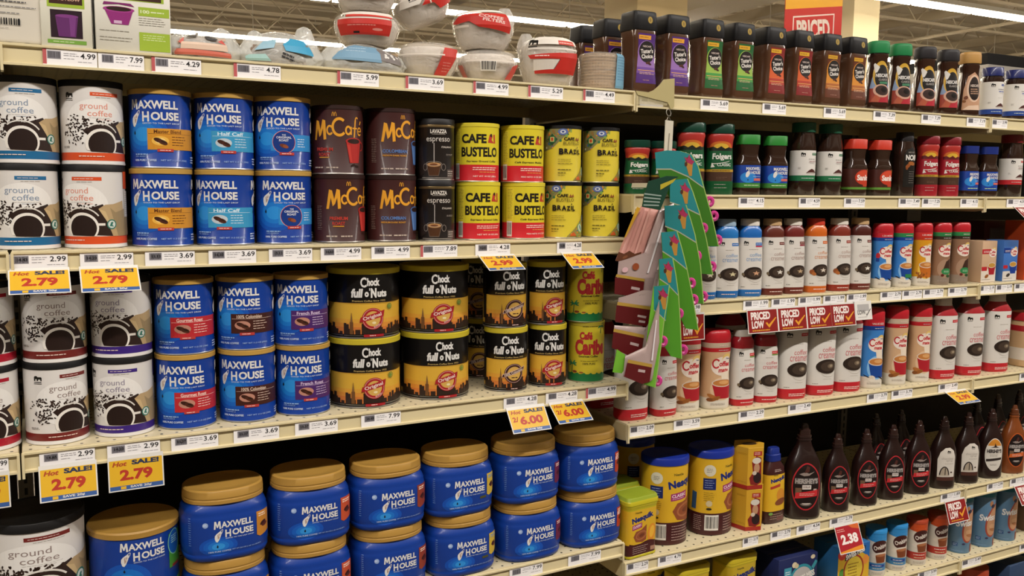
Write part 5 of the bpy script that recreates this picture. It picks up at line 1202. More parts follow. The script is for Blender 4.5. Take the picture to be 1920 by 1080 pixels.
stack('chock_can', (False, 139, 42), 'L3', 1026, 1024, .139, 'narrow black and yellow can with a red ring seal', 2, 9)
stack('caribe_can', (), 'L3', 1099, 1097, .138, 'yellow coffee can with red lettering and a green foot', -12, 0)
a, b = stack('chock_can', (True, 139, 47), 'L3', 905, 903, .139, 'black and yellow can in the shade behind the gap', -25, -25, None, .165)
# fourth shelf
P('store_can', SD + (162, 76, 16), 'L4', 70, 'large white coffee can with a black lid and dark red bar', -4, .0932, .012)
P('plain', (150, 150, 93, '#8a6a48', 'cardboard_tray', 'tray'), 'L4', 70, 'low brown cardboard tray under the large white can', 0, 0, .014)
P('plain', (150, 150, 46, '#8a6a48', 'cardboard_tray', 'tray'), 'L4', 250, 'low brown cardboard tray under the blue and green can', 0, 0, .014)
P('mh_half', (), 'L4', 253, 'blue and green coffee can with a gold lid beside the large white can', 0, .0462, .012)
PX_ = ((419, 423, '#c07f2c', '', 'an orange panel'), (578, 580, '#c0502e', '', 'a red-orange panel'), (722, 725, '#8e3a26', '', 'a rust red panel'), (852, 857, '#c9a93a', 'half', 'a yellow panel'), (980, 983, '#6a2440', '', 'a plum red panel'), (1094, 1098, '#b03a22', 'bold', 'a bold red panel'))
for i, (u_, l_, c, x, t) in enumerate(PX_):
    stack('jug', (c, x), 'L4', l_, u_, .133, 'wide blue coffee canister with %s and gold lid' % t, 0, rnd.uniform(-1, 1), None, .000)
# top shelf: boxes and filters
P('whitebag', (), 'L1', 16, 'white wrapped filter pack with a barcode at the picture edge, lower of two', 0, 0, .012)
P('whitebag', (), 'L1', 12, 'white wrapped filter pack lying on another at the picture edge', 2, .0835, .014)
P('cupbox', ('small',), 'L1', 124, 'narrow white and green box with a purple cup in its window', -2, 0, .01)
P('cupbox', ('large',), 'L1', 246, 'large white and green box with a purple filter cup pictured', 0, 0, .008)
P('flatpack', ('pink',), 'L1', 375, 'low clear pack of pinkish filters beside the large green box', 3, 0, .012)
P('flatpack', ('blue',), 'L1', 522, 'crumpled clear pack with blue print and grey filters', -4, 0, .012)
P('flatpack', ('slate',), 'L1', 680, 'flat brown filter pack with a pale blue header', 2, 0, .012)
zf = .0545
P('basket', ('label', 66), 'L1', 688, 'white filter pack with a red label on the blue headed pack', -16, zf, .03)
P('basket', ('red', 84), 'L1', 686, 'red fronted filter pack on top of the red labelled pack', -16, zf + .0655, .03)
P('basket', ('side', 72), 'L1', 801, 'clear bag of white filters with a red strip, under the tipped pack', -20, 0, .015)
P('basket', ('code', 68), 'L1', 912, 'clear bag of white filters with a barcode', -20, 0, .015)
o = P('basket', ('tip', 70), 'L1', 800, 'tipped white filter pack with a red corner and black mark', -14, .112, .03); o.rotation_euler[1] = -.34; o.scale = (.92, .92, .92)
P('basket', ('arc', 80), 'L1', 906, 'white filter pack with a red arch on the barcoded bag', -34, .0675, .02)
P('basket', ('front',), 'L1', 1026, 'big clear bag of white filters with a red banner and black mark', -26, 0, .012)
P('brownpack', (), 'L1', 1126, 'stack of brown paper filters with a pale blue wrapper end', 0, 0, .012)
# top shelf: jars
TC = {'p': ('#4a2470', '#8d68a8', '#6a4490', '#d89a34'), 'g': ('#1f5a2c', '#8fae4a', '#3f8a3c', '#d2a02a'), 'r': ('#7a1d1c', '#c8592c', '#a53420', '#d2a02a'), 'o': ('#5c2c14', '#c9832e', '#a05a20', '#c9982a')}
for px, k, t in ((1196, 'p', 'first tall coffee jar with a purple label'), (1258, 'p', 'second tall coffee jar with a purple label, behind the plastic clip'), (1323, 'g', 'first tall coffee jar with a green label'), (1381, 'g', 'second tall coffee jar with a green label, beside the red labelled jars'),
                 (1440, 'r', 'first tall coffee jar with a red label, beside the green labelled jars'), (1492, 'r', 'second tall coffee jar with a red label, beside the orange labelled jars'), (1545, 'o', 'first tall coffee jar with an orange label'), (1593, 'o', 'second tall coffee jar with an orange label, beside the green lids')):
    P('taster', TC[k], 'R1', px, t, 2, 0, .02)
P('taster', TC['p'], 'R1', 1142, 'tall coffee jar with a black lid just behind the first purple jar', 0, 0, .13)
P('taster', TC['p'], 'R1', 1098, 'tall coffee jar with a black lid furthest behind the first purple jar', 0, 0, .23)
for px, c, tan, t in ((1644, '#1d7a44', False, 'first coffee jar with a green lid and yellow arch label'), (1686, '#1d7a45', False, 'second coffee jar with a green lid and yellow arch label'), (1732, '#242124', False, 'first coffee jar with a round black lid and yellow arch label'), (1775, '#242125', False, 'second coffee jar with a round black lid, beside the tan lid'), (1816, '#b3894c', True, 'coffee jar with a tan lid and beige label')):
    P('nescafe', ('#1d7a44' if c[1] == '1' else '#242124', tan) if not tan else (c, True), 'R1', px, t, -22, 0, .02)
P('store_jar', ('#1f3f8a', 146), 'R1', 1859, 'first white labelled jar with a dark blue lid', -18, 0, .02)
P('store_jar', ('#1f3f8a', 146), 'R1', 1902, 'second white labelled jar with a dark blue lid, at the picture edge', -18, 0, .02)
# instant coffee shelf
P('folgers', ('#12502c', '#0c3a2c', 122, 59), 'R2', 1194, 'short green coffee jar beside the yellow cans', -26, 0, .02)
P('folgers', ('#12502c', '#0c3a2c', 122, 59), 'R2', 1243, 'short green coffee jar behind the white hanging strip', -26, 0, .02)
P('folgers', ('#12502c', '#0c3a2c', 168, 68), 'R2', 1294, 'tall green coffee jar behind the hanging green card', -30, 0, .02)
P('folgers', ('#12502c', '#0c3a2c', 168, 68), 'R2', 1348, 'tall green coffee jar beside the bright green lids', -30, 0, .02)
P('mh_jar', ('#257a2c', '#3a7a34'), 'R2', 1401, 'first blue labelled jar with a bright green lid', -20, 0, .02)
P('mh_jar', ('#257a2c', '#3a7a34'), 'R2', 1452, 'second blue labelled jar with a bright green lid', -20, 0, .02)
P('store_jar', ('#1f6a42', 184, True, 32), 'R2', 1505, 'first tall white labelled jar with a dark green lid', -14, 0, .02)
P('store_jar', ('#1f6a42', 184, True, 32), 'R2', 1555, 'second tall white labelled jar with a dark green lid', -14, 0, .02)
P('sanka', (), 'R2', 1602, 'first jar with an orange-red lid and orange label', -6, 0, .02)
P('sanka', (), 'R2', 1648, 'second jar with an orange-red lid and orange label', -6, 0, .02)
P('noir', (), 'R2', 1694, 'dark jar with a black lid and black label', -8, 0, .02)
P('folgers', ('#9a1c2a', '#7a1520', 166, 58), 'R2', 1738, 'first red coffee jar with a dark red lid', -28, 0, .02)
P('folgers', ('#9a1c2a', '#7a1520', 166, 58), 'R2', 1778, 'second red coffee jar with a dark red lid', -28, 0, .02)
P('mh_jar', ('#182a74', '#1a3f96', 143, 54), 'R2', 1815, 'first blue labelled jar with a dark blue lid', -12, 0, .02)
P('mh_jar', ('#182a74', '#1a3f96', 143, 54), 'R2', 1851, 'second blue labelled jar with a dark blue lid', -26, 0, .02)
P('store_jar', ('#b8262c', 184, True, 32), 'R2', 1895, 'tall white labelled jar with a dark red lid', -16, 0, .02)
# small creamers
WC, TCAP = '#cfc8bd', '#b3936a'
for px, cap, band, c, sw, ln, t in ((1318, WC, '#2470b4', '#1f66ad', '#c9c0a8', None, 'white creamer bottle with blue bands, mostly behind the green cards'), (1360, '#8ca4b8', '#2470b4', '#1f66ad', '#c9bf98', None, 'white creamer bottle with a greyish cap and blue bands'),
        (1404, WC, '#1f62ad', '#1f66ad', '#c99a78', '#b0284a', 'white creamer bottle with a white cap and blue and red bands'), (1446, TCAP, '#5e2a20', '#64261d', '#d6d0c6', None, 'white creamer bottle with a tan cap beside the blue banded ones'),
        (1484, WC, '#6a2420', '#64261d', '#b59a78', '#8a2436', 'white creamer bottle with brown bands between tan cap and orange bottle'), (1527, '#b8341f', '#c4601f', '#c4601f', '#d0c4b4', None, 'white creamer bottle with a red cap and orange bands'),
        (1571, WC, '#7a2f22', '#8f2f1f', '#8a7a68', None, 'white creamer bottle with a white cap beside the orange banded one'), (1610, TCAP, '#4a1f1a', '#64261d', '#d6d0c6', None, 'white creamer bottle with a tan cap beside the red capped row')):
    P('creamer', (cap, band, c, sw, False, ln), 'R3', px, t, -22 if px < 1420 else -12, 0, .018)
for px, k, t in ((1653, 'blue', 'small blue creamer bottle with an all red top'), (1691, 'bluegreen', 'small blue creamer bottle with a green stripe under its red cap'), (1727, 'orange', 'small orange creamer bottle with a red top'), (1763, 'brown', 'first small brown creamer bottle with a green stripe'), (1798, 'brown', 'second small brown creamer bottle with a green stripe, beside the cartons')):
    P('cmate', (k, 54, 177), 'R3', px, t, -24, 0, .02)
P('cmbox', ('tan',), 'R3', 1837, 'small tan creamer carton with a red cup', 0, 0, .02)
P('cmbox', ('blue',), 'R3', 1877, 'small blue creamer carton with a blue cup', 0, 0, .02)
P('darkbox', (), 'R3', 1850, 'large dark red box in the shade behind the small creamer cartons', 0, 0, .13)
P('pinkbox', (), 'R3', 1925, 'orange and pink carton at the picture edge', 0, 0, .02)
# large creamers
RB, RC = '#9c1f28', '#b8222c'
P('creamer', (WC, RB, RC, None, True, None), 'R4', 1184, 'large white creamer bottle below the maroon pouches', 0, 0, .02)
P('creamer', (WC, RB, RC, None, False, None), 'R4', 1244, 'small white creamer bottle below the green cards', 2, 0, .02)
P('cmate', ('tan', 74, 197), 'R4', 1284, 'tan creamer bottle with a red cup, half behind the green cards', -12, 0, .03)
P('cmate', ('tan', 74, 197), 'R4', 1340, 'tan creamer bottle with a red cap beside the small white creamers', -14, 0, .02)
P('creamer', (WC, RB, RC, None, False, '#6a8a3c'), 'R4', 1390, 'first small white creamer bottle with a red foot', -8, 0, .02)
P('creamer', (WC, RB, RC, None, False, '#6a8a3c'), 'R4', 1434, 'second small white creamer bottle with a red foot', -20, 0, .02)
for px, t in ((1483, 'first large white creamer bottle under the red price cards'), (1536, 'second large white creamer bottle under the red price cards'), (1586, 'third large white creamer bottle, beside the blue one')):
    P('creamer', (WC, RB, RC, None, True, None), 'R4', px, t, -14, 0, .02)
P('cmate', ('blue', 64, 223), 'R4', 1633, 'tall blue creamer bottle with a red cap', -22, 0, .02)
P('cmate', ('tan', 62, 223), 'R4', 1679, 'first tall tan creamer bottle beside the blue one', -22, 0, .02)
P('cmate', ('tan', 62, 223), 'R4', 1723, 'second tall tan creamer bottle beside the white ones', -22, 0, .02)
for px, t in ((1765, 'large white creamer bottle beside the tall tan ones'), (1816, 'large white creamer bottle, last but one of the row'), (1866, 'large white creamer bottle beside the tan tub')):
    P('creamer', (WC, RB, RC, None, True, None), 'R4', px, t, -14, 0, .02)
P('cmtub', (), 'R4', 1926, 'tan and red creamer tub at the picture edge', 0, 0, .02)
P('creamer', (WC, RB, RC, None, True, None), 'R4', 1128, 'large white creamer bottle in the shade behind the first one', 0, 0, .15)
P('creamer', (WC, RB, RC, None, True, None), 'R4', 1368, 'large white creamer bottle in the shade behind the small white ones', 0, 0, .13)
# drink mixes and syrups
P('nqsmall', (), 'R5', 1189, 'small yellow drink tub with a green lid at the front corner', 6, 0, .008)
P('nqsmall', (), 'R5', 1156, 'small yellow drink tub with a green lid behind the front one', 4, 0, .10)
P('nqbig', (0,), 'R5', 1245, 'large yellow canister with a dark blue lid beside the small tubs', -14, 0, .03)
P('nqbig', (0,), 'R5', 1331, 'large yellow canister with a dark blue lid beside the stacked boxes', 2, 0, .03)
P('nqbig', (0,), 'R5', 1186, 'large yellow canister in the shade behind the others', 10, 0, .20)
a, b = stack('hexbox', (), 'R5', 1401, 1403, .110, 'six sided yellow drink tablet box', -16, -14)
P('nqsyrup', (), 'R5', 1447, 'yellow and brown syrup bottle with a blue cap', 2, 0, .03)
P('hershey', ('red', True), 'R5', 1505, 'large dark brown syrup bottle with a red ringed label', -24, 0, .01)
for px, s, t in ((1568, 'red', 'first small dark syrup bottle with a red ringed label'), (1622, 'red', 'second small dark syrup bottle with a red ringed label'), (1672, 'red', 'third small dark syrup bottle with a red ringed label'), (1721, 'red', 'fourth small dark syrup bottle, beside the white labelled ones'),
                 (1768, 'store', 'first syrup bottle with a white arched label'), (1813, 'store', 'second syrup bottle with a white arched label'), (1857, 'white', 'dark syrup bottle with a white oval label'), (1899, 'caramel', 'caramel coloured syrup bottle with an orange ringed label')):
    P('hershey', (s,), 'R5', px, t, -24, 0, .012)
for px, sb, t in ((1640, .12, 'dark syrup bottle in the shade behind the second and third'), (1687, .12, 'dark syrup bottle in the shade behind the fourth'), (1829, .11, 'dark syrup bottle in the shade behind the white arched labels'), (1868, .13, 'dark syrup bottle in the shade behind the white oval label'), (1908, .14, 'dark syrup bottle in the shade behind the caramel bottle')):
    P('hershey', ('red',), 'R5', px, t, 0, 0, sb)
# cocoa shelf
P('nqyellow', (), 'R6', 1286, 'yellow drink tub under the first yellow canister', 4, 0, .02)
P('nqyellow', (), 'R6', 1375, 'yellow drink tub beside the dark blue cocoa box', 4, 0, .02)
P('nqyellow', (), 'R6', 1210, 'yellow drink tub in the shade under the shelf corner', 4, 0, .10)
P('cocoa', ('blue',), 'R6', 1473, 'dark blue cocoa box with a teal mug', 0, 0, .02)
P('cocoa', ('red',), 'R6', 1577, 'blue and yellow cocoa box beside the small canisters', 0, 0, .02)
for px, c, t in ((1641, '#2f86c4', 'first small canister with a blue top'), (1680, '#2f86c4', 'second small canister with a blue top'), (1718, '#c04a1e', 'first small canister with an orange top'), (1757, '#c04a1e', 'second small canister with an orange top')):
    P('oval', (c, '#a8342a' if c == '#c04a1e' else '#3f7ca8'), 'R6', px, t, -28, 0, .02)
for px, t in ((1798, 'first pale blue canister with a teal lid'), (1841, 'second pale blue canister with a teal lid'), (1883, 'third pale blue canister with a teal lid')):
    P('swiss', (), 'R6', px, t, -38, 0, .02)
P('plain', (110, 70, 168, '#7a5a44', 'drink_carton'), 'R6', 1938, 'brown and white carton at the picture edge beside the pale blue canisters', 0, 0, .03)
# lowest shelf, seen under the cocoa shelf
P('oval', ('#c04a1e', '#a8342a', 185, 44), 'R7', 1822, 'orange topped canister on the lowest shelf', 4, 0, .02)
P('plain', (120, 90, 176, '#2c3f5c', 'drink_carton'), 'R7', 1885, 'dark blue carton on the lowest shelf', 3, 0, .02)
P('plain', (110, 90, 178, '#2a4a70', 'drink_carton'), 'R7', 1948, 'blue carton on the lowest shelf at the picture corner', 0, 0, .02)
# ------------------------------------------------------------------ price tags in the rails
def hit(sh, px, py, v):
    """point of the upright plane at depth v of a bay seen at a pixel: (u, z)"""
    a = ANG[sh[0]]; d = CR*((px - 960)/FPX) - CU*((py - 540)/FPX) + CF
    n = Vector((-math.sin(a), math.cos(a))); o = Vector((XB, YB))
    t = (v + n.dot(o))/(n.x*d.x + n.y*d.y); p = d*t + Vector((0, 0, CAMZ))
    q = Vector((p.x, p.y)) - o
    return q.x*math.cos(a) + q.y*math.sin(a), p.z
def price_tag(sh, x0, x1, price, under, red=False, code=None):
    u0, u1 = ux(sh, x0, 0, Z[sh] - .018), ux(sh, x1, 0, Z[sh] - .018)
    W = (u1 - u0)*1000; H = 26
    say = 'white shelf price tag%s under %s' % (' reading ' + price if price and W > 45 and sh in ('L1', 'L2', 'L3', 'L4') else '', under)
    o = thing('price_tag', say, 'price tag', loc(sh, (u0 + u1)/2, -.0012, Z[sh] - .0181), ANG[sh[0]], 'shelf price tags')
    m = MB(); m.box(-W/2000, W/2000, 0, .0006, -H/2000, H/2000, mat('#efecec', .45)); new('card', m.mesh('card', smooth=False), o)
    L = Lab(); k = '#2c2a2c'
    if red: L.rect(-W/2, -H/2 + 2, -W/2 + .07*W, H/2, '#b85a5c')
    a = -W/2 + .08*W
    L.rect(a, -2.5, a + .25*W, 10, '#86838a'); L.barcode(a, -2.5, a + .25*W, 10, '#3a383c', None)
    if code: L.text(code, a + .14*W, 4, .18*W, 5, '#1c1a1c', .04)
    L.bars(a + .3*W, W/2 - .33*W, 7, 2, '#6d6a70', .8, 3.2); L.bars(a + .3*W, W/2 - .42*W, -1, 1, '#6d6a70', .7)
    L.text(price, W/2 - .17*W, 4.5, .28*W, 8.6, k, .012); L.bars(W/2 - .36*W, W/2 - 3, -5, 1, '#8a878c', .7)
    new('print', L.flat('print'), o)
def sale_card(sh, x0, x1, price, label, style='sale', tilt=20, H=56, lead=None):
    u0, u1 = ux(sh, x0, 0, Z[sh] - .035), ux(sh, x1, 0, Z[sh] - .035)
    W = (u1 - u0)*1000
    o = thing('hanging_sale_card', label, 'sale card', loc(sh, (u0 + u1)/2, -.0052, Z[sh] - .030), ANG[sh[0]], 'hanging sale cards')
    o.rotation_euler[0] = -math.radians(tilt)
    edge = '#d9d6d0'
    m = MB(); m.box(-W/2000, W/2000, 0, .0005, -H/1000, .004, mat(edge, .45)); new('card', m.mesh('card', smooth=False), o)
    L = Lab(); a, b = -W/2 + 2.2, W/2 - 2.2; w = b - a
    if style == 'sale':
        L.rect(a, -H + 9, b, -3, '#d9ab2c'); L.rect(a, -H + 2, b, -H + 9, '#3a5a94'); L.text('SAVE 20\u00a2', w*.08, -H + 5.6, w*.4, 4.6, '#d8d4cc', .03); L.rect(a + w*.2, -H + 3, a + w*.3, -H + 8, '#d9ab2c')
        L.text('Hot', a + w*.2, -9.5, w*.26, 8, '#a8452a', .04, shear=.3); L.text('SALE!', b - w*.32, -8.5, w*.52, 8.4, '#2b3550', .05)
        L.text(price, (a + b)/2 + (w*.06 if lead else 0), -H*.52, w*.62, H*.34, '#b0382a', .045)
        if lead: L.text(lead, a + w*.14, -H*.45, w*.16, H*.2, '#b0382a', .03)
    elif style == 'low':
        L.rect(a, -H + 2, b, -1, '#861c1a')
        L.text('PRICED', a + w*.43, -H*.26, w*.66, H*.34, '#e2d6d0', .05); L.text('LOW', a + w*.32, -H*.63, w*.42, H*.33, '#e2d6d0', .05); L.bars(a + w*.12, b - w*.1, -H*.88, 1, '#c98a2c', 3.4)
        L.poly([(a + w*.58, -H*.58), (a + w*.64, -H*.55), (a + w*.69, -H*.66), (b - w*.06, -H*.36), (b - w*.03, -H*.38), (a + w*.70, -H*.80)], '#d9952c')
    elif style == 'white':
        L.rect(a + w*.2, -H*.5, b - w*.12, -H*.1, '#a9a6a4'); L.text('LOW', a + w*.42, -H*.56, w*.46, H*.26, '#6f6c6a', .04); L.poly([(a + w*.62, -H*.52), (a + w*.72, -H*.7), (b - w*.04, -H*.36), (b - w*.02, -H*.4), (a + w*.72, -H*.8)], '#5f5c5a'); L.bars(a + w*.2, b - w*.2, -H*.84, 1, '#a09d9a', 1.6)
    else:
        L.rect(a, -H + 2, b, -1, '#a3202a'); L.poly([(a, -H + 2), (b, -H + 2), (b, -H + 14), (a, -H + 6)], '#d98a2c'); L.poly([(b - w*.45, -1), (b, -1), (b, -16), (b - w*.3, -10)], '#c8602c'); L.text(price, (a + b)/2, -H*.5, w*.72, H*.36, '#e6dcd6', .05); L.bars(a + 4, a + w*.4, -9, 2, '#d89a90', 2, 5)
    new('print', L.flat('print'), o)
T = price_tag
for r in (('L1', 80, 182, '4.99', 'the narrow white and green cup box', True), ('L1', 184, 270, '7.99', 'the large white and green cup box'), ('L1', 284, 377, '4.29', 'the pinkish filter pack', True), ('L1', 438, 526, '4.78', 'the crumpled blue print filter pack', True), ('L1', 632, 710, '5.99', 'the pale blue headed filter pack', True), ('L1', 760, 832, '3.69', 'the bag with a red strip', True), ('L1', 887, 953, '4.99', 'the barcoded filter bag', True), ('L1', 990, 1055, '5.29', 'the big red bannered filter bag', True), ('L1', 1093, 1152, '4.49', 'the brown paper filters', True),
          ('R1', 1199, 1243, '5.69', 'the plastic clip by the first purple jar'), ('R1', 1313, 1365, '5.69', 'the first green labelled tall jar'), ('R1', 1429, 1473, '5.69', 'the first red labelled tall jar'), ('R1', 1544, 1585, '5.69', 'the first orange labelled tall jar'), ('R1', 1637, 1678, '7.39', 'the green lidded jars'), ('R1', 1727, 1763, '7.39', 'the round black lidded jars'), ('R1', 1812, 1847, '7.19', 'the tan lidded jar'), ('R1', 1858, 1888, '3.99', 'the first dark blue lidded store jar, past the rail split'),
          ('L2', 17, 127, '2.99', 'the blue banded white cans', False, '14.43'), ('L2', 150, 250, '2.99', 'the orange banded white cans', False, '14.23'), ('L2', 272, 365, '3.69', 'the orange panelled blue cans', False, '15.13'), ('L2', 391, 480, '3.69', 'the pale blue panelled cans', False, '16.33'), ('L2', 504, 585, '3.69', 'the round sealed blue cans', False, '15.13'), ('L2', 601, 677, '4.99', 'the brown cans with a red cup', False, '16.63'), ('L2', 696, 768, '4.99', 'the brown cans with a blue cup', False, '16.63'), ('L2', 788, 857, '7.89', 'the black espresso cans', True), ('L2', 891, 956, '4.28', 'the yellow and red cans', False, '16.85'), ('L2', 1044, 1090, '4.28', 'the mosaic cornered cans', False, '16.85'),
          ('L3', -66, 16, '2.99', 'the bright red banded cans', False, '14.65'), ('L3', 74, 178, '2.99', 'the dark red banded white cans', False, '14.65'), ('L3', 201, 300, '2.99', 'the purple banded white cans', False, '14.23'), ('L3', 321, 409, '3.69', 'the red panelled blue cans', False, '15.37'), ('L3', 438, 523, '3.69', 'the dark brown panelled blue cans', False, '15.37'), ('L3', 553, 633, '3.69', 'the purple panelled blue cans', False, '15.37'), ('L3', 677, 751, '7.99', 'the wide black and yellow cans', False, '26.63'), ('L3', 944, 1007, '4.28', 'the brown ring sealed cans'), ('L3', 1023, 1082, '4.28', 'the red ring sealed narrow cans'), ('L3', 1098, 1155, '4.99', 'the red lettered yellow cans', True),
          ('L4', 955, 1017, '7.99', 'the plum red panelled canisters'), ('L4', 1065, 1126, '7.99', 'the bold red panelled canisters'),
          ('R2', 1384, 1432, '4.15', 'the bright green lidded jars'), ('R2', 1497, 1537, '4.59', 'the tall dark green lidded jars'), ('R2', 1582, 1621, '7.59', 'the orange-red lidded jars'), ('R2', 1684, 1724, '7.49', 'the black labelled dark jar'), ('R2', 1728, 1762, '7.25', 'the red coffee jars'), ('R2', 1800, 1833, '4.15', 'the dark blue lidded small jars'), ('R2', 1887, 1922, '4.59', 'the dark red lidded jar'),
          ('R3', 1268, 1313, '1.98', 'the hanging green cards'), ('R3', 1393, 1440, '1.99', 'the white capped blue and red banded creamer'), ('R3', 1446, 1490, '1.99', 'the brown banded creamers'), ('R3', 1496, 1538, '1.99', 'the orange banded creamer'), ('R3', 1543, 1583, '1.99', 'the white capped creamer past the orange one'), ('R3', 1587, 1624, '1.99', 'the tan capped creamer at the end of the white ones'), ('R3', 1650, 1689, '2.79', 'the small blue creamer with an all red top'), ('R3', 1691, 1728, '2.79', 'the green striped small blue creamer'), ('R3', 1730, 1768, '2.79', 'the small orange creamer'), ('R3', 1777, 1812, '2.79', 'the small brown creamers'), ('R3', 1833, 1864, '2.19', 'the tan creamer carton'), ('R3', 1866, 1897, '2.19', 'the blue creamer carton'), ('R3', 1901, 1930, '2.89', 'the orange and pink carton'),
          ('R4', 1178, 1226, '2.09', 'the large creamer below the maroon pouches'), ('R4', 1263, 1312, '3.59', 'the tan creamers by the green cards'), ('R4', 1384, 1432, '2.29', 'the small white red footed creamers'), ('R4', 1477, 1520, '2.49', 'the first large white creamer'), ('R4', 1625, 1663, '3.79', 'the tall blue creamer'), ('R4', 1671, 1710, '3.79', 'the tall tan creamers'), ('R4', 1759, 1795, '3.49', 'the last large white creamers'), ('R4', 1911, 1944, '3.99', 'the tan creamer tub'),
          ('R5', 1173, 1215, '2.29', 'the small yellow tub'), ('R5', 1233, 1277, '4.79', 'the first yellow canister'), ('R5', 1392, 1421, '3.19', 'the stacked yellow boxes'), ('R5', 1444, 1482, '2.79', 'the yellow and brown syrup bottle'), ('R5', 1493, 1537, '4.54', 'the large dark syrup bottle'), ('R5', 1555, 1598, '2.79', 'the first small dark syrup bottle'), ('R5', 1763, 1800, '1.89', 'the white arched label syrups'), ('R5', 1850, 1880, '2.99', 'the white oval labelled syrup'), ('R5', 1893, 1925, '2.79', 'the caramel syrup bottle'),
          ('R6', 1720, 1756, '3.99', 'the orange topped small canisters'), ('R6', 1801, 1839, '3.49', 'the first pale blue canister'), ('R6', 1911, 1940, '3.49', 'the brown and white carton')):
    T(*r)
S = sale_card
S('L2', 15, 130, '2.79', 'orange sale card reading 2.79 under the blue banded white cans', tilt=52)
S('L2', 148, 258, '2.79', 'orange sale card reading 2.79 under the orange banded white cans', tilt=50)
S('L2', 895, 962, '2.99', 'orange sale card reading 2.99 sticking out under the yellow and red cans', tilt=62)
S('L2', 1050, 1108, '2.99', 'orange sale card reading 2.99 sticking out under the mosaic cans', tilt=58)
S('L3', -70, 18, '2.79', 'orange sale card cut by the picture edge under the red banded cans', tilt=4)
S('L3', 72, 181, '2.79', 'orange sale card reading 2.79 under the dark red banded cans', tilt=14)
S('L3', 201, 305, '2.79', 'orange sale card reading 2.79 under the purple banded cans', tilt=6)
S('L3', 947, 1018, '6.00', 'orange two for 6.00 sale card under the brown ring sealed cans', tilt=36, lead='2/')
S('L3', 1027, 1090, '6.00', 'orange two for 6.00 sale card under the red ring sealed narrow cans', tilt=52, lead='2/')
S('R4', 1769, 1808, '2.99', 'orange sale card reading 2.99 under the last large white creamers', tilt=64)
for px0, px1, t in ((1397, 1454, 'first'), (1454, 1508, 'second'), (1508, 1555, 'third'), (1553, 1599, 'fourth')): S('R3', px0, px1, '', '%s red PRICED LOW card of the row under the white creamers' % t, 'low', 10, 58)
S('R3', 1596, 1630, '', 'white card with a grey tick at the end of the red card row', 'white', 10, 46)
S('R3', 1272, 1318, '', 'red price card half hidden behind the green hanging cards', 'low', 4, 62)
S('R2', 1898, 1936, '', 'white edged red price card under the dark red lidded jar', 'low', 48, 60)
S('R5', 1561, 1606, '2.38', 'red price card reading 2.38 under the first small dark syrup bottle', 'price', 22, 72)
S('R5', 1768, 1806, '', 'red PRICED LOW card under the white arched label syrups', 'low', 18, 64)
S('R5', 1898, 1936, '', 'red price card under the caramel syrup bottle', 'low', 30, 60)
o = thing('shelf_notice', 'grey card on the shade-coloured back panel above the small blue creamers', 'notice', loc('R1', ux('R3', 1716, .47, 1.49), .4746, 1.455), 0)
m = MB(); m.box(-.035, .035, -.001, 0, 0, .062, mat('#6a6460', .6)); new('card', m.mesh('card', smooth=False), o)
L = Lab(); L.bars(-28, 26, 50, 4, '#55504d', 2, 8); new('print', L.flat('print'), o).location = (0, -.001, 0)

# ------------------------------------------------------------------ plastic clip with hanging packs
def outline(pts, v): return [hit('R1', x, y, v) for x, y in pts]
def slab(name, pts, v, t, c, parent, base):
    """a plate of real thickness, standing at depth v"""
    P = outline(pts, v); m = MB(); m.prism([(u - base.x, z - base.z) for u, z in P], v - base.y, v + t - base.y, c)
    return new(name, m.mesh(name, smooth=False), parent)
def pillow(name, pts, v, t, c, parent, base):
    """filled pouch: flat rim, bulging middle"""
    P = outline(pts, v); k = len(P); cu = sum(p[0] for p in P)/k; cz = sum(p[1] for p in P)/k
    Q = []
    for i in range(k):
        a, b = P[i], P[(i + 1) % k]
        for j in range(6): Q.append((a[0] + (b[0] - a[0])*j/6, a[1] + (b[1] - a[1])*j/6))
    k = len(Q); V = []; F = []; rows = ((0, .96), (0, 1.0), (.45, .97), (.8, .86), (.97, .6), (1, .28))
    for d, s in rows: V += [(cu + (u - cu)*s - base.x, v - t*d - base.y + (.0012*rnd.random() if .1 < d else 0), cz + (z - cz)*s - base.z) for u, z in Q]
    for j in range(len(rows) - 1):
        for i in range(k): F.append((j*k + i, j*k + (i + 1) % k, (j + 1)*k + (i + 1) % k, (j + 1)*k + i))
    F.append(tuple(range(k))); F.append(tuple(range((len(rows) - 1)*k, len(rows)*k)))
    return new(name, mesh(name, V, F, [c], None, sharp=80), parent)
def prints(name, items, v, parent, base):
    L = Lab()
    for kind_, pts, c in items:
        if kind_ == 'text': t, x, y, w, h, r = pts; q = hit('R1', x, y, v); L.text(t, (q[0] - base.x)*1000, (q[1] - base.z)*1000, w, h, c, .03, rot=r)
        elif kind_ == 'ell': x, y, rx, ry, r = pts; q = hit('R1', x, y, v); L.ell((q[0] - base.x)*1000, (q[1] - base.z)*1000, rx, ry, c, r)
        else: L.poly([((u - base.x)*1000, (z - base.z)*1000) for u, z in outline(pts, v)], c)
    o = new(name, L.flat(name), parent); o.location = (0, v - base.y, 0); return o
def base_at(px, py, v):
    u, z = hit('R1', px, py, v); return Vector((u, v, z))
CR_PL = mat('#b5a878', .4, coat=.2, alpha=.92)
B = base_at(1255, 190, -.006)
hg = thing('clip_strip', 'cream plastic clip with a long white strip hanging from the top shelf rail', 'hanging strip', loc('R1', B.x, B.y, B.z))
slab('clip', [(1192, 170), (1216, 173), (1226, 169), (1236, 160), (1245, 149), (1265, 147), (1264, 200), (1258, 206), (1255, 198), (1252, 192), (1196, 178)], -.0075, .0015, CR_PL, hg, B)
slab('tag_holder', [(1192, 176), (1252, 181), (1251, 198), (1201, 195), (1193, 197)], -.0062, .0012, mat('#c9bd95', .4, alpha=.35), hg, B)
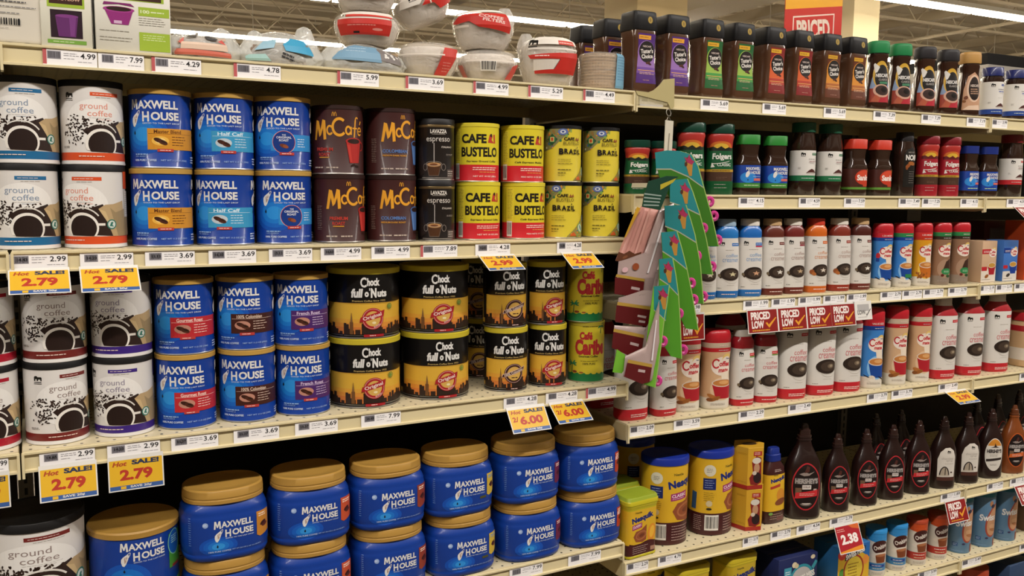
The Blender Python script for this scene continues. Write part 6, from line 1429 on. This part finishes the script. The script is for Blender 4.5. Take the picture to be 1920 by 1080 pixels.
m = MB(); q = Vector((hit('R1', 1256, 211, -.012)[0], -.007, hit('R1', 1256, 211, -.012)[1])) - B
m.tube([q + Vector((.0062*math.cos(a*PI/8), .002*math.sin(a*PI/8), .0078*math.sin(a*PI/8))) for a in range(16)], .0011, mat('#8d877c', .35, metal=.7), 6, True)
for s in (-1, 1): m.bar(q + Vector((0, 0, -.0075)), q + Vector((s*.008, -.002, -.021)), .0008, mat('#8d877c', .35, metal=.7), 5)
new('ring', m.mesh('ring'), hg)
slab('strip', [(1248, 225), (1263, 227), (1259, 300), (1252, 345), (1240, 343), (1245, 290)], -.014, .002, mat('#c9c2b0', .4), hg, B)
prints('slot_pattern', [('p', [(1254, 250), (1256, 250), (1253, 290), (1251, 290)], '#8a8272')], -.0142, hg, B)

TEAL = '#23787c'
# name, outline, lower edge of the teal head, cone picture, pink handles, depth
CARDS = [
 ('topmost', '#356b1c', [(1228, 286), (1250, 282), (1276, 283), (1298, 290), (1310, 312), (1325, 368), (1336, 407), (1348, 462), (1322, 462), (1290, 420), (1256, 372), (1236, 330)], [(1230, 316), (1258, 316), (1290, 330), (1321, 352)], (1291, 306), [(1335, 378), (1343, 405), (1350, 450)], -.020),
 ('second', '#3a7420', [(1256, 338), (1290, 335), (1300, 360), (1312, 397), (1325, 447), (1337, 515), (1314, 513), (1290, 480), (1262, 420)], [(1256, 378), (1278, 385), (1313, 402)], (1283, 358), [(1323, 428), (1339, 500)], -.036),
 ('third', '#3f7a1f', [(1246, 386), (1287, 384), (1296, 412), (1304, 440), (1314, 496), (1320, 570), (1298, 566), (1280, 540), (1252, 440)], [(1247, 423), (1270, 432), (1306, 454)], (1279, 405), [(1311, 480), (1323, 556)], -.052),
 ('fourth', '#43801f', [(1240, 436), (1270, 433), (1280, 468), (1288, 500), (1298, 549), (1310, 619), (1286, 616), (1268, 580), (1244, 500)], [(1242, 470), (1262, 483), (1289, 505)], (1263, 455), [(1300, 531), (1305, 562)], -.068),
 ('fifth', '#4a8a24', [(1236, 486), (1262, 483), (1268, 515), (1273, 552), (1276, 600), (1279, 673), (1258, 668), (1240, 640), (1236, 560)], [(1237, 522), (1252, 532), (1273, 554)], (1252, 506), [(1277, 588), (1285, 656)], -.084),
 ('lowest', '#6aa832', [(1226, 537), (1256, 534), (1252, 565), (1246, 600), (1240, 650), (1229, 727), (1205, 720), (1209, 680), (1216, 610)], [(1226, 580), (1238, 590), (1248, 600)], (1242, 556), [(1247, 640), (1237, 714)], -.100)]
POUCH = {  # thin pale grey streaks among the prints are glints painted on the plastic
 'topmost': ('pink', [(1202, 386), (1234, 390), (1222, 432), (1206, 478), (1200, 494), (1154, 488), (1164, 462), (1180, 425)], [('p', [(1204, 390), (1209, 391), (1178, 474), (1173, 474)], '#c48a80'), ('p', [(1217, 391), (1221, 392), (1193, 476), (1189, 476)], '#cf9a8e'), ('p', [(1154, 489), (1160, 472), (1170, 476), (1180, 470), (1190, 476), (1203, 472), (1198, 494)], '#5a3422'), ('ell', (1172, 482, 7, 3, 20), '#7a4a30'), ('ell', (1190, 486, 6, 3, -15), '#8a5a38'), ('p', [(1194, 388), (1201, 390), (1174, 444), (1170, 446)], '#c99a2c')]),
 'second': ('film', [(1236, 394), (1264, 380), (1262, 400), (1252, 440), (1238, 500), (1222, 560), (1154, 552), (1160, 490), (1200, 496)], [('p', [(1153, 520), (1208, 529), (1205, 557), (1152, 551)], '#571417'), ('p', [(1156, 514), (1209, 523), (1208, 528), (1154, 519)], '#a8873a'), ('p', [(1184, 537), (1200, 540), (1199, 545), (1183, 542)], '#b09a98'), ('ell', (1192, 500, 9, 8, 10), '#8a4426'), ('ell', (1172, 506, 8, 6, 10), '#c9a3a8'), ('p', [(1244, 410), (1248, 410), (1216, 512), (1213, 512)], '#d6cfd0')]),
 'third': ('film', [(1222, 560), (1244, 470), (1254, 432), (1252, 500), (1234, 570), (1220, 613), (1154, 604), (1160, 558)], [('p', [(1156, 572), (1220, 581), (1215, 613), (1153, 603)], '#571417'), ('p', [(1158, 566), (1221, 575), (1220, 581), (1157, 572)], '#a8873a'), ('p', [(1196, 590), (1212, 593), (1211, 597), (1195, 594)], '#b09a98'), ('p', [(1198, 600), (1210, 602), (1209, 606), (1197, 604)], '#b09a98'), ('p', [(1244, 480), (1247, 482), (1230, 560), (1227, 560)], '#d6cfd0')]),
 'fourth': ('film', [(1152, 610), (1216, 614), (1238, 565), (1230, 640), (1206, 668), (1190, 672), (1148, 650)], [('p', [(1150, 622), (1207, 634), (1202, 668), (1190, 672), (1147, 652)], '#571417'), ('p', [(1151, 616), (1208, 628), (1207, 634), (1150, 622)], '#a8873a'), ('p', [(1182, 641), (1198, 645), (1197, 650), (1181, 646)], '#b09a98')]),
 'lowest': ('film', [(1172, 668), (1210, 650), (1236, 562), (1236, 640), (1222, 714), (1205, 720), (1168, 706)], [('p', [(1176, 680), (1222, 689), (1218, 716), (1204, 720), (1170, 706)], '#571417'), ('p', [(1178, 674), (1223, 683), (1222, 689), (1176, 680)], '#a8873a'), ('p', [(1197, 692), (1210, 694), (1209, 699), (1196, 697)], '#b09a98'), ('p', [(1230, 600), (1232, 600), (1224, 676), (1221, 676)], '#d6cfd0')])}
PINKM = mat('#c23a84', .35, coat=.3); POUCHM = mat('#a8938f', .22, coat=.7)
SAY = {'topmost': 'topmost green and teal hanging card, with the pale pink wafer pouch', 'second': 'second green and teal hanging card from the top, with a clear pouch', 'third': 'third green and teal hanging card from the top, with a maroon banded pouch', 'fourth': 'fourth green and teal hanging card from the top, with a maroon banded pouch', 'fifth': 'fifth green and teal hanging card from the top, its pouch out of sight', 'lowest': 'lowest green and teal hanging card, with the lowest maroon banded pouch'}
for name_, green, card, line, cone, knobs, v in CARDS:
    B = base_at(card[0][0], card[0][1], v)
    o = thing('hanging_snack_pack', SAY[name_], 'hanging pack', loc('R1', B.x, B.y, B.z), 0, 'packs on the clip strip')
    slab('card', card, v, .0016, mat(green, .4, coat=.2), o, B)
    x, y = cone
    top = [p for p in card if p[1] < (line[0][1] if p[0] < (line[0][0] + line[-1][0])/2 else line[-1][1])]
    left = [p for p in top if p[0] < line[0][0] + 4]; head = line + [p for p in reversed(top) if p not in left and p[0] > line[0][0]] + left[::-1]
    right = [p for p in card if p[0] >= max(q[0] for q in card[:3]) - 2 or p in card[2:6]]
    it = [('p', head, TEAL), ('p', line + [(a, b + 2.4) for a, b in reversed(line)], '#9a9c86')]
    rim = card[2:9] if name_ in ('topmost',) else card[1:6]
    for a, b in zip(rim, rim[1:]): it.append(('p', [a, b, (b[0] - 1.8, b[1]), (a[0] - 1.8, a[1])], '#8fae5c'))
    it += [('p', [(x - 7, y - 4), (x + 8, y - 2), (x + 6, y + 24), (x + 1, y + 24)], '#a87a34'), ('ell', (x, y - 6, 9, 7, 0), '#6a3a24'), ('p', [(x - 9, y - 12), (x - 2, y - 8), (x + 1, y - 17), (x + 4, y - 8), (x + 11, y - 3), (x + 6, y + 3), (x - 2, y - 1)], '#9a2c50'), ('ell', (x - 5, y + 2, 4, 5, 0), '#4a2a1c')]
    prints('label_print', it, v, o, B)
    for kx, ky in knobs:
        m = MB(); q = hit('R1', kx - 4, ky, v + .006); c = Vector((q[0] - B.x, .007, q[1] - B.z))
        m.tube([c + Vector((.0062*math.cos(a*PI/8), -.003*math.cos(a*PI/8), .0085*math.sin(a*PI/8))) for a in range(16)], .0048, PINKM, 8, True)
        new('pink_handle', m.mesh('pink_handle'), o)
    if name_ == 'lowest': slab('card_corner', [(1157, 655), (1172, 665), (1174, 688), (1166, 700), (1149, 698)], v, .0016, mat(green, .4, coat=.2), o, B)
    if name_ not in POUCH: continue
    kd, pts, pr = POUCH[name_]
    pv = v - .003; th = .012 if kd == 'pink' else .006
    pillow('pouch', pts, pv, th, mat('#c88f84', .45, coat=.2) if kd == 'pink' else POUCHM, o, B)
    prints('pouch_print_glints', pr, pv - th*1.02 - .0012, o, B)
B = base_at(1228, 335, -.115)
hd = thing('hanging_header', 'dark green striped header card above the pink wafer pouch', 'hanging pack', loc('R1', B.x, B.y, B.z))
slab('card', [(1216, 340), (1250, 330), (1272, 331), (1258, 345), (1238, 394), (1204, 388), (1208, 365)], -.112, .0015, mat('#143a2c', .35, coat=.4), hd, B)
prints('label_print', [('p', [(1208 + 1.0*i*-.5, 362 + i*7), (1240 - i*1.5, 366 + i*6), (1240 - i*1.5, 368.4 + i*6), (1208 - .5*i, 364.6 + i*7)], '#8a9a92') for i in range(4)] + [('p', [(1238, 346), (1268, 334), (1262, 342), (1238, 356)], '#a89a2c')], -.1121, hd, B)
slab('hook', [(1240, 343), (1252, 345), (1250, 352), (1238, 352)], -.110, .108, mat('#c9c2b0', .4), hd, B)

# ------------------------------------------------------------------ light and camera
def area(name, x, y, z, sx, sy, w, col=(1, .94, .87)):
    l = bpy.data.lights.new(name, 'AREA'); l.shape = 'RECTANGLE'; l.size = sx; l.size_y = sy; l.energy = w; l.color = col
    o = bpy.data.objects.new(name, l); COL.objects.link(o); o.location = (x, y, z); return o
for k, (y, w) in enumerate(((-0.6, 1250),)): area('fluorescent_row', 3, y, 3.99, 16, .14, w)
wd = bpy.data.worlds.new('store_air'); SC.world = wd; wd.use_nodes = True
wd.node_tree.nodes['Background'].inputs[0].default_value = (1, .92, .82, 1); wd.node_tree.nodes['Background'].inputs[1].default_value = .035
cam = bpy.data.cameras.new('camera'); co = bpy.data.objects.new('camera', cam); COL.objects.link(co)
cam.sensor_width = 36; cam.lens = FPX*36/1920; cam.clip_start = .05
M3 = Matrix((CR, CU, -CF)).transposed()
co.matrix_world = Matrix.Translation((0, 0, CAMZ)) @ M3.to_4x4()
SC.camera = co
SC.view_settings.view_transform = 'Standard'; SC.view_settings.look = 'None'; SC.view_settings.gamma = 1; SC.view_settings.use_curve_mapping = False
SC.view_settings.exposure = -1.12
SC.cycles.use_denoising = True
SC.cycles.max_bounces = 6; SC.cycles.diffuse_bounces = 3; SC.cycles.transparent_max_bounces = 12
